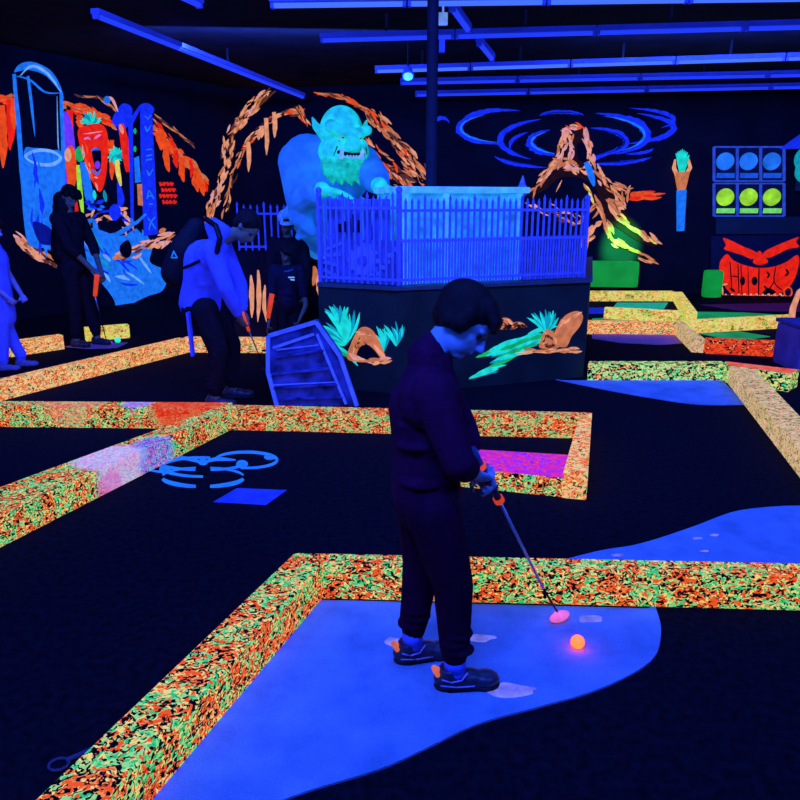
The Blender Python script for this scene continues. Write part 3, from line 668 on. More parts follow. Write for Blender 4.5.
pt.build('test_tube_painting', 'tall light blue glass tube half full of liquid, painted on the left wall', 'mural')
# rocks / spill at the foot of the left wall
pt = Painter(LW, .006)
pt.blob([(78, 236), (92, 228), (120, 236), (140, 228), (152, 246), (150, 262), (167, 272), (163, 290), (148, 296), (132, 304), (118, 314), (114, 300), (104, 286), (88, 268), (78, 252)], 'sky', 0)
pt.scrub([(84, 240), (110, 262), (140, 282)], 14, 40, ['sky', 'blue', 'pale', 'teal', 'sky'], (8, 24), (1.5, 4), 2, .5)
pt.scrub([(118, 255), (140, 248), (175, 232)], 7, 34, ['peach', 'tan', 'brown', 'rose'], (7, 16), (2, 5), 3, .3)
pt.blob([(120, 246), (128, 240), (132, 250), (128, 258), (121, 254)], 'black', 4)
pt.build('spill_mural', 'splash of light blue liquid over peach rocks painted low on the left wall', 'mural')
pt = Painter(LW, .006); pt.scrub([(18, 238), (30, 250), (50, 262)], 5, 34, ['peach', 'tan', 'rose', 'brown'], (8, 18), (2, 5), 3, .2); pt.build('rock_painting', 'peach rocks painted at the foot of the tall glass tube', 'mural')
# monster vegetable group: generic root vegetable with an open mouth
pt = Painter(LW, .012)
pt.blob([(64, 112), (72, 124), (76, 160), (74, 190), (66, 186), (64, 150)], 'purple', 0); pt.blob([(66, 150), (74, 148), (77, 175), (72, 190), (67, 178)], 'orange', 1)
pt.ell(68, 155, 3.5, 7, 'peach', 2); pt.ell(80, 154, 5, 8, 'green', 2)
pt.stroke([(78, 165), (80, 190), (83, 215)], 5, 'lime', 2, (.6, .3)); pt.stroke([(83, 162), (88, 190), (92, 210)], 9, 'sky', 1, (.7, .4)); pt.stroke([(76, 198), (77, 215), (79, 224)], 4, 'red', 2)
pt.blob([(78, 130), (84, 126), (92, 124), (101, 124), (107, 132), (108, 152), (106, 176), (102, 190), (97, 190), (90, 176), (84, 160), (79, 142)], 'red', 2)
pt.scrub([(82, 132), (86, 160), (96, 186)], 2, 12, ['orange', 'rose'], (6, 14), (1, 2), 3, .2)
leaf_fan(pt, 91, 124, 9, 13, 15, 165, 'cyan', 4)
pt.blob([(92, 150), (98, 148), (101, 152), (101, 166), (97, 172), (94, 164)], 'black', 4); pt.ell(97.5, 165, 2.8, 4.2, 'purple', 5); pt.stroke([(91, 151), (95, 149), (100, 150)], 2.5, 'sky', 6)
pt.stroke([(92, 169), (97, 174), (101, 169)], 2.5, 'sky', 6); pt.stroke([(84, 139), (88, 138), (91, 140)], 2.4, 'pink', 5); pt.stroke([(94, 139), (98, 136), (101, 135)], 2.4, 'pink', 5)
pt.stroke([(83, 134), (92, 133), (103, 131)], 1.2, 'rose', 5); pt.stroke([(94, 177), (98, 178)], 2, 'rose', 5)
leaf_fan(pt, 116, 155, 12, 10, 0, 330, 'cyan', 4); pt.stroke([(117, 160), (118, 172), (121, 186)], 5, 'yellow', 4, (.7, .3)); pt.stroke([(111, 163), (112, 180)], 4, 'orange', 3)
pt.stroke([(118, 182), (121, 200), (118, 208)], 7, 'blue', 3); pt.stroke([(94, 190), (95, 200)], 4, 'cyan', 4); pt.stroke([(104, 190), (106, 202)], 4, 'teal', 4)
pt.blob([(112, 120), (122, 104), (132, 108), (130, 122), (120, 135), (118, 128)], 'blue', 2); pt.stroke([(121, 124), (126, 150), (128, 172)], 9, 'red', 2, (.5, .4)); pt.stroke([(120, 124), (123, 134)], 4, 'peach', 4)
pt.stroke([(105, 98), (112, 99), (118, 112)], 3, 'rose', 3); pt.ell(107, 100, 3.4, 4, 'sky', 4)
pt.scrub([(82, 226), (98, 214), (120, 214), (130, 228)], 6, 40, ['tan', 'peach', 'brown', 'sky', 'blue', 'rose'], (5, 12), (1.5, 3.5), 4, .6)
pt.stroke([(76, 236), (92, 220), (98, 232), (112, 236), (134, 224), (146, 214)], 5, 'sky', 5, (.6, .4), .2); pt.ell(115, 212, 6, 8, 'blue', 5)
pt.scrub([(85, 205), (108, 206)], 4, 10, ['sky', 'deep', 'blue'], (5, 10), (2, 4), 3)
pt.build('vegetable_monster_mural', 'screaming red root vegetable with green leaves among blue shapes, painted on the left wall', 'mural')
# tall upright box with lettering
pt = Painter(LW, .016)
pt.poly([(140, 106), (152, 108), (158, 234), (144, 236), (140, 160)], 'blue', 0)
pt.poly([(128, 122), (139, 106), (141, 108), (133, 124), (134, 226), (131, 226)], 'blue', 0); pt.poly([(133, 124), (140, 110), (142, 234), (134, 226)], 'black', 0)
pt.poly([(134, 158), (139, 156), (141, 182), (135, 183)], 'sky', 1); pt.poly([(137, 184), (142, 184), (143, 206), (138, 205)], 'tan', 1); pt.ell(135, 131, 1.5, 3, 'green', 1); pt.ell(135, 149, 1.5, 3, 'green', 1)
pt.blob([(139, 106), (147, 103), (154, 108), (152, 114), (144, 113)], 'blue', 1)
def seg(*a): pt.stroke(list(a), 1.5, 'sky', 2, (.8, .8), 0, 2, smooth=False)
seg((145, 116), (148, 119), (151, 115)); seg((145, 126), (147, 132)); seg((147, 132), (151, 125)); seg((146, 150), (152, 149)); seg((146, 156), (152, 155)); seg((146, 160), (152, 159))
seg((147, 170), (149, 176)); seg((149, 176), (153, 169)); seg((149, 190), (147, 199)); seg((149, 190), (154, 199)); seg((148, 196), (153, 196)); seg((149, 204), (153, 204))
seg((148, 218), (151, 222)); seg((151, 222), (155, 217)); seg((151, 222), (149, 230)); seg((151, 222), (156, 229))
pt.build('blue_box_painting', 'tall narrow blue box with vertical letter marks painted on the left wall', 'mural')
# cave arch on the back wall
pt = Painter(Corner(BK, LW))
arch_l = [(207, 224), (213, 205), (218, 190), (226, 160), (230, 138), (244, 115), (258, 100), (270, 91)]
pt.scrub(arch_l, 5, 150, ['peach', 'tan', 'brown', 'rose', 'peach', 'tan', 'black'], (6, 16), (1.2, 3.6), 1, .35)
arch_i = [(222, 222), (228, 195), (234, 170), (246, 145), (262, 128), (285, 112), (300, 112), (306, 124)]
pt.scrub(arch_i, 2.8, 85, ['peach', 'tan', 'orange', 'tan', 'brown'], (6, 14), (1, 3), 2, .3)
for x, y0, y1 in ((248, 142, 172), (266, 118, 155), (274, 112, 138), (258, 130, 140), (228, 160, 168), (261, 126, 138)): pt.stroke([(x, y0), (x+1, (y0+y1)/2), (x+.5, y1)], 4.5, 'peach', 2, (.9, .1), .15, 4)
pt.build('cave_mural', 'peach rock strands with hanging stalactites painted on the wall left of the ogre', 'mural')
pt = Painter(BK)
arch_r = [(312, 92), (345, 98), (370, 112), (390, 136), (408, 158), (428, 180)]
pt.scrub(arch_r[:3], 1.6, 40, ['brown', 'tan', 'orange'], (8, 16), (1, 2.2), 1, .2)
pt.scrub(arch_r[2:], 6, 120, ['peach', 'tan', 'orange', 'brown', 'tan', 'black'], (6, 16), (1.2, 3.6), 1, .35)
pt.scrub([(362, 140), (384, 162), (400, 178), (412, 188)], 6, 70, ['peach', 'tan', 'brown', 'orange', 'black'], (6, 14), (1.2, 3.2), 1, .45)
pt.build('cave_mural', 'peach and orange rock slope painted on the back wall right of the ogre head', 'mural')
# swirl on the back wall
pt = Painter(BK)
def arc(cx, cy, rx, ry, a0, a1, w_, col='blue', jit=.25):
    pts = [(cx+rx*math.cos(math.radians(a)), cy+ry*math.sin(math.radians(a))) for a in [a0+(a1-a0)*i/14 for i in range(15)]]
    pt.stroke(pts, w_, col, random.randint(0, 2), (.05, .05), jit, 2)
for (a, b, c_, d_, e, f, g) in ((562, 140, 62, 22, 120, 250, 6), (562, 138, 60, 24, 20, 100, 4), (585, 135, 62, 22, -80, 60, 9), (570, 142, 40, 14, 100, 240, 8), (590, 142, 36, 14, -90, 70, 6),
                                 (600, 128, 74, 17, -60, 70, 6), (505, 128, 46, 16, 90, 250, 7), (505, 122, 44, 12, 200, 290, 4), (562, 116, 22, 4, 180, 350, 4), (560, 150, 70, 18, 100, 160, 4), (620, 120, 54, 12, -80, 40, 4),
                                 (600, 150, 60, 14, 30, 100, 4), (442, 126, 8, 8, -200, -20, 4), (560, 146, 50, 18, 170, 230, 4), (625, 148, 28, 6, 0, 90, 3)):
    arc(a, b, c_, d_, e, f, g); arc(a, b, c_*.96, d_*.9, e+8, f-8, max(1.2, g*.3), 'sky' if g > 6 else 'deep')
pt.build('swirl_mural', 'blue spiral sky painted on the back wall above the rocky peak', 'mural')
# rocky peak
pt = Painter(BK, .012)
pt.blob([(563, 128), (572, 124), (584, 126), (590, 135), (592, 155), (600, 175), (612, 186), (628, 186), (630, 198), (624, 208), (640, 228), (656, 246), (640, 242), (618, 228), (604, 214), (596, 190), (580, 178), (560, 178), (545, 190), (528, 196), (540, 178), (550, 165), (556, 150), (560, 136)], 'umber', 0)
C3 = ['peach', 'tan', 'peach', 'rose', 'tan']
pt.scrub([(565, 132), (560, 155), (548, 172), (534, 190)], 4, 44, C3, (7, 16), (1.5, 3.6), 1, .4)
pt.scrub([(586, 130), (590, 155), (600, 178), (618, 196), (622, 206)], 4, 48, C3, (7, 16), (1.5, 3.6), 1, .4)
pt.scrub([(564, 128), (586, 128)], 4, 14, ['rose', 'peach', 'orange'], (5, 10), (1.5, 3), 2, .8)
pt.scrub([(560, 165), (584, 170)], 6, 26, C3, (6, 12), (1.5, 3.5), 2, .7); pt.scrub([(570, 135), (572, 158)], 3, 14, C3, (6, 12), (1.5, 3), 2, .4)
pt.scrub([(612, 184), (628, 190), (624, 206), (610, 200)], 3, 30, ['peach', 'tan', 'tan'], (5, 12), (1.5, 3), 2, .5)
pt.scrub([(606, 200), (625, 222), (656, 242)], 3, 34, ['peach', 'tan', 'yellow'], (8, 18), (1.5, 3.5), 2, .2)
pt.scrub([(588, 188), (602, 215), (612, 240), (654, 262)], 3, 40, ['peach', 'tan', 'yellow', 'tan'], (8, 18), (1.5, 3.6), 2, .25)
pt.scrub([(600, 222), (586, 240), (584, 246)], 4, 22, ['peach', 'tan'], (7, 14), (2, 4), 2, .4); pt.scrub([(530, 200), (560, 215), (580, 222), (598, 205)], 5, 26, ['tan', 'brown', 'peach'], (8, 16), (1, 2.6), 1, .3)
pt.blob([(577, 145), (583, 142), (587, 152), (585, 162), (578, 158)], 'black', 4); pt.stroke([(586, 162), (590, 172), (594, 186)], 7, 'sky', 4, (.6, .3)); pt.stroke([(558, 180), (572, 190)], 7, 'black', 3); pt.stroke([(556, 192), (562, 180)], 1.5, 'peach', 4)
pt.build('rocky_peak_mural', 'tall peach rocky peak with spreading roots painted on the back wall', 'mural')
pt = Painter(BK); pt.scrub([(632, 196), (656, 194)], 3, 16, ['orange', 'red'], (12, 22), (2, 4), 1, .15); 
pt.build('red_cloud_painting', 'small red cloud streak painted right of the rocky peak', 'mural')

# ---- wall torch
def onwall(u, v, off): return BK.hit(u, v, off)
c = onwall(681, 230, .06); t = thing('wall_torch', 'wall torch with blue shaft, orange cup and cyan flame right of the rocky peak', 'torch', c)
bm = nb(); cone(bm, onwall(680.5, 231, .07), onwall(681.5, 190, .07), .065, .085, 16); put('shaft', bm, P['sky'], t, bevel=.01)
bm = nb(); cone(bm, onwall(681.5, 190, .07), onwall(682, 172, .07), .07, .13, 12); put('cup', bm, P['tan'], t)
for s in (-1, 1):
    bm = nb(); chain(bm, [(onwall(681+s*3, 178, .09), .03), (onwall(682+s*8, 168, .09), .035), (onwall(682+s*7, 160, .09), .015)], 8); put('prong', bm, P['peach'], t, smooth=True)
bm = nb()
for i in range(9):
    a = i/8; u = 676+13*a; chain(bm, [(onwall(682, 171, .08), .05), (onwall((u+682)/2+random.uniform(-1, 1), 162, .08+.03*math.sin(i*2)), .04), (onwall(u, 150+4*abs(a-.5)*2+random.uniform(-1, 2), .08), .008)], 8)
put('flame', bm, P['cyan'], t, smooth=True)

# ---- six target discs in two framed boards
FR = fluo('violet_blue_frame', (45, 80, 200), .7); BLB = matte('target_back_board', (.02, .02, .05), .8)
YGL = fluo('yellow_green_disc', (165, 240, 50), .85, noise=.5, scale=5); BLD = fluo('light_blue_disc', (35, 120, 225), .85, noise=.4, scale=5); YGP = fluo('yellow_green_plate', (130, 235, 110), .8); BLP = fluo('light_blue_plate', (28, 95, 215), .7)
for (v0, v1, dm, pm, nm) in ((147, 181, BLD, BLP, 'blue'), (183.5, 216, YGL, YGP, 'yellow green')):
    u0, u1 = 714, 784; a, b = onwall(u0, v1, .0), onwall(u1, v0, .0)
    t = thing('target_board', ('upper' if nm == 'blue' else 'lower')+' framed board with three '+nm+' discs on the back wall', 'board', onwall(749, v1, .03), 'disc boards on the back wall')
    bm = nb(); q = [onwall(u0, v0, .02), onwall(u1, v0, .02), onwall(u1, v1, .02), onwall(u0, v1, .02)]
    vs = [bm.verts.new(p) for p in q]; vb = [bm.verts.new(p-BK.n*.015) for p in q]; bm.faces.new(vs); bm.faces.new(vb[::-1])
    for i in range(4): bm.faces.new((vs[i], vs[(i+1) % 4], vb[(i+1) % 4], vb[i]))
    put('back_board', bm, BLB, t)
    for v_ in (v0, v1): bm = nb(); beam(bm, onwall(u0, v_, .04), onwall(u1, v_, .04), .05, .025, up=V((0, 0, 1))); put('frame_rail', bm, FR, t)
    for k in range(4):
        u = u0+(u1-u0)*k/3; bm = nb(); beam(bm, onwall(u, v0, .04), onwall(u, v1, .04), .04, .03, up=BK.n); put('frame_stile', bm, FR, t)
    for k in range(3):
        u = u0+(u1-u0)*(k+.5)/3; c = onwall(u, v0+(v1-v0)*.42, .05); r_ = (onwall(u+9, 160, .05)-onwall(u, 160, .05)).length
        bm = nb(); cone(bm, c-BK.n*.03, c+BK.n*.02, r_, r_*.93, 32); put('disc', bm, dm, t)
        bm = nb(); p = onwall(u, v0+(v1-v0)*.84, .05); beam(bm, onwall(u-9, v0+(v1-v0)*.84, .05), onwall(u+9, v0+(v1-v0)*.84, .05), .02, .08); put('label_plate', bm, pm, t)
# painted face sign
GB = matte('blue_grey_board', (.03, .05, .06), .8, .2, 3)
def board(name, quad, off, mat, label, cat, th=.03):
    bm = nb(); q = [onwall(u, v, off) for u, v in quad]; vs = [bm.verts.new(p) for p in q]; vb = [bm.verts.new(p-BK.n*th) for p in q]
    bm.faces.new(vs); bm.faces.new(vb[::-1])
    for i in range(4): bm.faces.new((vs[i], vs[(i+1) % 4], vb[(i+1) % 4], vb[i]))
    o = put(name, bm, mat); tag(o, label, cat); return o
board('wall_panel', [(716, 218), (830, 216), (830, 234), (716, 234)], .05, GB, 'plain dim blue grey wall panel between the disc boards and the orange face sign', 'panel')
sg = board('face_sign', [(711, 236), (830, 234), (830, 304), (711, 302)], .08, BLB, 'black sign with an angry orange red face spelling HORRO in its grin', 'sign')
pt = Painter(BK, .085)
for pts in ([(723, 238), (732, 241), (742, 246), (754, 251), (758, 255), (752, 259), (742, 255), (732, 252), (724, 249), (726, 245)], [(799, 237), (790, 240), (780, 244), (767, 250), (763, 254), (767, 258), (776, 255), (788, 249), (799, 247), (796, 242)]):
    pt.blob(pts, 'red', 1, 3)
pt.blob([(753, 262), (757, 253), (760, 251), (764, 256), (768, 262), (760, 265)], 'red', 1)
pt.blob([(727, 254), (720, 262), (720, 274), (726, 288), (736, 297), (756, 297), (772, 296), (786, 290), (795, 278), (799, 262), (797, 255), (788, 261), (776, 266), (760, 268), (744, 265), (733, 260)], 'red', 1, 4)
def dk(*a, w_=1.3): pt.stroke(list(a), w_, 'black', 3, (.7, .7), 0, 3)
# letters of the grin: H O R R O in black outline
dk((730, 262), (732, 290)); dk((738, 264), (739, 294)); dk((732, 276), (738, 277), w_=1.4)
dk((741, 265), (742, 296)); pt.ell(742.5, 281, 2.6, 4.5, 'black', 3); pt.ell(754.5, 281, 3, 4.5, 'black', 3); dk((748, 266), (748.5, 297), w_=.9)
dk((759, 268), (758.5, 297), w_=1.6); dk((767, 272), (769, 275), (767, 278), w_=2.2); dk((764, 286), (768, 290), w_=2)
dk((776, 266), (774, 282), (782, 290)); dk((774, 282), (768, 291)); dk((786, 269), (788, 273), (785, 276), w_=2.4); pt.stroke([(730, 288), (735, 292)], 3, 'black', 3); pt.blob([(762, 294), (768, 288), (776, 292), (770, 295)], 'black', 3)
pt.build('sign_painting', parent=sg)
pt = Painter(BK, .087)
for i, x in enumerate((724, 731, 737, 743, 749, 755, 761, 767, 773, 779)): pt.stroke([(x, 297-(i % 2)*2), (x+2, 294), (x+3, 297), (x+5, 295)], 1.5, 'peach', 4, (.6, .6), 0, 3)
pt.stroke([(722, 285), (723, 297)], 2, 'peach', 4); pt.stroke([(721, 285), (728, 284)], 2, 'peach', 4)
for i in range(10):
    a, b = math.radians(36*i), math.radians(36*(i+1)); pt.stroke([(788+4*math.cos(a), 292+5*math.sin(a)), (788+4*math.cos(b), 292+5*math.sin(b))], 1.6, 'orange', 5, (1, 1))
pt.build('small_lettering', parent=sg)

# right edge props
c = G(794, 372); t = thing('side_box', 'blue violet padded box at the right edge beyond the salmon topped curb', 'box', c+V((.35, 0, 0)))
bm = nb(); box(bm, c+V((.35, .2, .21)), (.7, .5, .42)); put('body', bm, matte('violet_cloth', (.25, .12, .35), .9, .3, 6), t, bevel=.05)
bm = nb(); box(bm, c+V((.35, .2, .44)), (.72, .52, .04)); put('lid', bm, matte('violet_cloth_dark', (.12, .08, .25), .9), t, bevel=.015)
t = thing('hoop_post', 'orange curved hoop standing at the right edge on the speckled curbs', 'hoop', G(795, 352))
bm = nb(); chain(bm, [(D(798, 345, 7.6), .035), (D(792, 335, 7.6), .04), (D(791, 322, 7.6), .035), (D(793, 308, 7.6), .03), (D(799, 292, 7.6), .025), (D(808, 285, 7.6), .02)], 10); put('arch', bm, P['peach'], t, smooth=True)
bm = nb(); chain(bm, [(D(791, 330, 7.55), .03), (D(794, 345, 7.55), .035), (D(802, 352, 7.55), .03)], 10); put('foot', bm, P['tan'], t, smooth=True)
cc = onwall(817, 150, .26); cc = V((cc.x, cc.y, 0))
t = thing('wall_totem', 'blue canopied teal head mounted high on the back wall, cut by the right edge', 'ornament', cc+V((0, 0, 1.75)))
bm = nb(); box(bm, cc+V((0, .02, 2.1)), (.3, .44, .7)); put('backing', bm, matte('dark_blue_column', (.03, .05, .1), .7), t, bevel=.02)
bm = nb(); ball(bm, cc+V((-.20, -.12, 2.24)), (.2, .18, .2)); ball(bm, cc+V((-.22, -.15, 2.05)), (.16, .14, .18)); ball(bm, cc+V((-.33, -.17, 2.2)), (.07, .07, .09)); put('head', fuse(bm, .015, 1), P['teal'], t, smooth=True)
bm = nb(); bmesh.ops.create_cone(bm, cap_ends=True, segments=6, radius1=.55, radius2=.2, depth=.28, matrix=Matrix.Translation(cc+V((0, 0, 2.56)))); put('canopy', bm, P['blue'], t)
# glowing blocks standing in for patches of projected green light; green spotlights
GBL = matte('green_light_patch', (.03, .35, .02), .8, .2, 4, em=lin((12, 165, 60)), es=.6)
for (u, v0, v1, off, wd, lab) in ((612, 261, 287, .35, .46, 'soft green block standing in for projected light under the rocky peak mural'), (714, 270, 303, .45, .15, 'narrow green block standing in for projected light left of the orange face sign')):
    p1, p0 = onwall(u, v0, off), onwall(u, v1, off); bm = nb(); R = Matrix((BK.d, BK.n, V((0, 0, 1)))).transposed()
    hgt = p1.z; box(bm, (p1.x, p1.y, hgt/2 if u > 700 else (p1.z+p0.z)/2), (wd*2, .22, hgt if u > 700 else p1.z-p0.z), R); o = put('light_patch_block', bm, GBL, bevel=.07); tag(o, lab, 'block', 'green blocks standing in for light patches')
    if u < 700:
        bm = nb(); box(bm, (p1.x, p1.y, p0.z/2), (.3, .16, p0.z+.01), R); put('light_patch_stand', bm, BLACK, o)
tg = onwall(621, 245, 0); spot('green_spotlight', (tg.x-.1, tg.y-2.8, 3.3), tg, 14000, (.02, 1, .14), 12, .8)
tg = G(660, 318); spot('green_spotlight', (tg.x+.6, tg.y-1.5, 3.3), tg, 110, (.03, 1, .25), 40, .8)

# ================================================================== FIGURES
def basis(f, u):
    f = V(f).normalized(); r = f.cross(V(u)).normalized(); u = r.cross(f).normalized()
    return Matrix((f, -r, u)).transposed()      # x = forward, y = left, z = up
def head_shape(bm, c, B, s=1.0, nose=True):
    """B maps face space (x forward, y left, z up); s = 1 for an adult head 0.23 high"""
    q = lambda x, y, z: V(c)+B @ (V((x, y, z))*s)
    ball(bm, q(-.012, 0, .03), (.098*s, .076*s, .09*s), B, 20)
    ball(bm, q(.022, 0, -.03), (.066*s, .06*s, .078*s), B, 16)
    ball(bm, q(.05, 0, -.085), (.028*s, .03*s, .022*s), B, 12)
    ball(bm, q(.066, 0, .022), (.025*s, .055*s, .016*s), B, 12)
    chain(bm, [(q(.084, 0, .012), .008*s), (q(.104, 0, -.028), .013*s)], 8)
    ball(bm, q(.09, .009, -.032), .009*s, B, 8); ball(bm, q(.09, -.009, -.032), .009*s, B, 8)
    ball(bm, q(.082, 0, -.052), (.012*s, .022*s, .006*s), B, 10); ball(bm, q(.08, 0, -.061), (.012*s, .019*s, .007*s), B, 10)
    for y in (-1, 1):
        ball(bm, q(.04, y*.038, -.022), (.03*s, .022*s, .025*s), B, 10)
        ball(bm, q(-.01, y*.078, -.005), (.02*s, .009*s, .032*s), B, 10)
def hand_shape(bm, wrist, dirn, palm, s=1.0, curl=.9, side=1):
    """dirn: wrist to knuckles; palm: the way the palm faces; side: thumb side sign"""
    d = V(dirn).normalized(); n = V(palm).normalized(); l = n.cross(d).normalized(); n = d.cross(l).normalized(); w0 = V(wrist)
    R = Matrix((d, l, n)).transposed(); ball(bm, w0+d*.045*s, (.048*s, .038*s, .015*s), R, 12)
    chain(bm, [(w0-d*.01*s, .022*s), (w0+d*.03*s, .018*s)], 10)
    for i, ln in enumerate((.07, .08, .075, .058)):
        y = (i-1.5)*.019*s*side*-1; p = w0+d*.08*s+l*y; a = 0; ch = [(w0+d*.05*s+l*y*.8, .010*s), (p, .0095*s)]
        for k, fr in enumerate((.45, .32, .23)):
            a += curl*(.7 if k else .9); v = d*math.cos(a)+n*math.sin(a); p = p+v*ln*fr*s; ch.append((p, (.0085-.001*k)*s))
        chain(bm, ch, 8)
    b = w0+d*.02*s+l*.028*s*side; v1 = (d*.6+l*.7*side+n*.3).normalized(); v2 = (d*.7+n*.7*curl).normalized()
    chain(bm, [(b, .013*s), (b+v1*.035*s, .011*s), (b+v1*.035*s+v2*.032*s, .009*s)], 8)
def hair_cap(c, B, s, extra=(), voxel=.006, fringe=True):
    q = lambda x, y, z: V(c)+B @ (V((x, y, z))*s)
    bm = nb(); ball(bm, q(-.026, 0, .045), (.105*s, .086*s, .092*s), B, 20); ball(bm, q(-.058, 0, .005), (.058*s, .076*s, .075*s), B, 16)
    if fringe:
        for y in (-.05, -.025, 0, .025, .05): chain(bm, [(q(.03, y, .10), .028*s), (q(.078, y*1.1, .075), .022*s), (q(.096, y*1.15, .045), .010*s)], 8)
    for y in (-1, 1): chain(bm, [(q(-.005, y*.068, .05), .028*s), (q(.0, y*.076, .01), .014*s)], 8)
    for p, r in extra: ball(bm, p, r, seg=10)
    return fuse(bm, voxel, 3)
def shoe(parent, ank, fwd, s, upper, sole, voxel=.006, detail=False):
    f = V((fwd[0], fwd[1], 0)).normalized(); l = V((-f.y, f.x, 0)); B = Matrix((f, l, V((0, 0, 1)))).transposed(); c = V((ank[0], ank[1], 0))
    q = lambda x, y, z: c+B @ (V((x, y, z))*s)
    bm = nb(); ball(bm, q(-.03, 0, .05), (.055*s, .042*s, .045*s), B); ball(bm, q(.05, 0, .045), (.07*s, .044*s, .038*s), B); ball(bm, q(.12, 0, .04), (.06*s, .047*s, .032*s), B)
    cone(bm, q(-.02, 0, .05), q(-.02, 0, .10), .048*s, .042*s, 14)
    box(bm, q(.045, 0, .028), (.19*s, .07*s, .04*s), B)
    o = put('shoe', fuse(bm, voxel, 3), upper, parent, smooth=True)
    bm = nb(); ball(bm, q(-.02, 0, .016), (.065*s, .045*s, .016*s), B); ball(bm, q(.12, 0, .016), (.065*s, .05*s, .016*s), B); box(bm, q(.05, 0, .014), (.15*s, .08*s, .026*s), B)
    put('sole', fuse(bm, voxel, 2), sole, o, smooth=True)
    if detail:
        bm = nb(); chain(bm, [(q(-.068, 0, .085), .014*s), (q(-.082, -.006, .10), .012*s), (q(-.07, -.02, .078), .010*s)], 8); put('heel_tab', bm, SALMON, o, smooth=True)
        bm = nb(); r_ = [q(-.055, -.048, .075), q(-.02, -.052, .064), q(.02, -.05, .070), q(.045, -.03, .088)]; chain(bm, [(p, .0035*s) for p in r_], 6); chain(bm, [(q(-.06, -.05, .05), .003*s), (q(0, -.056, .045), .003*s), (q(.07, -.054, .045), .003*s)], 6); put('piping', bm, LACE, o, smooth=True)
        bm = nb()
        for k in range(4): chain(bm, [(q(.03+.02*k, -.022, .082-.006*k), .003*s), (q(.03+.02*k, .022, .082-.006*k), .003*s)], 6)
        put('laces', bm, LACE, o, smooth=True)
    return o

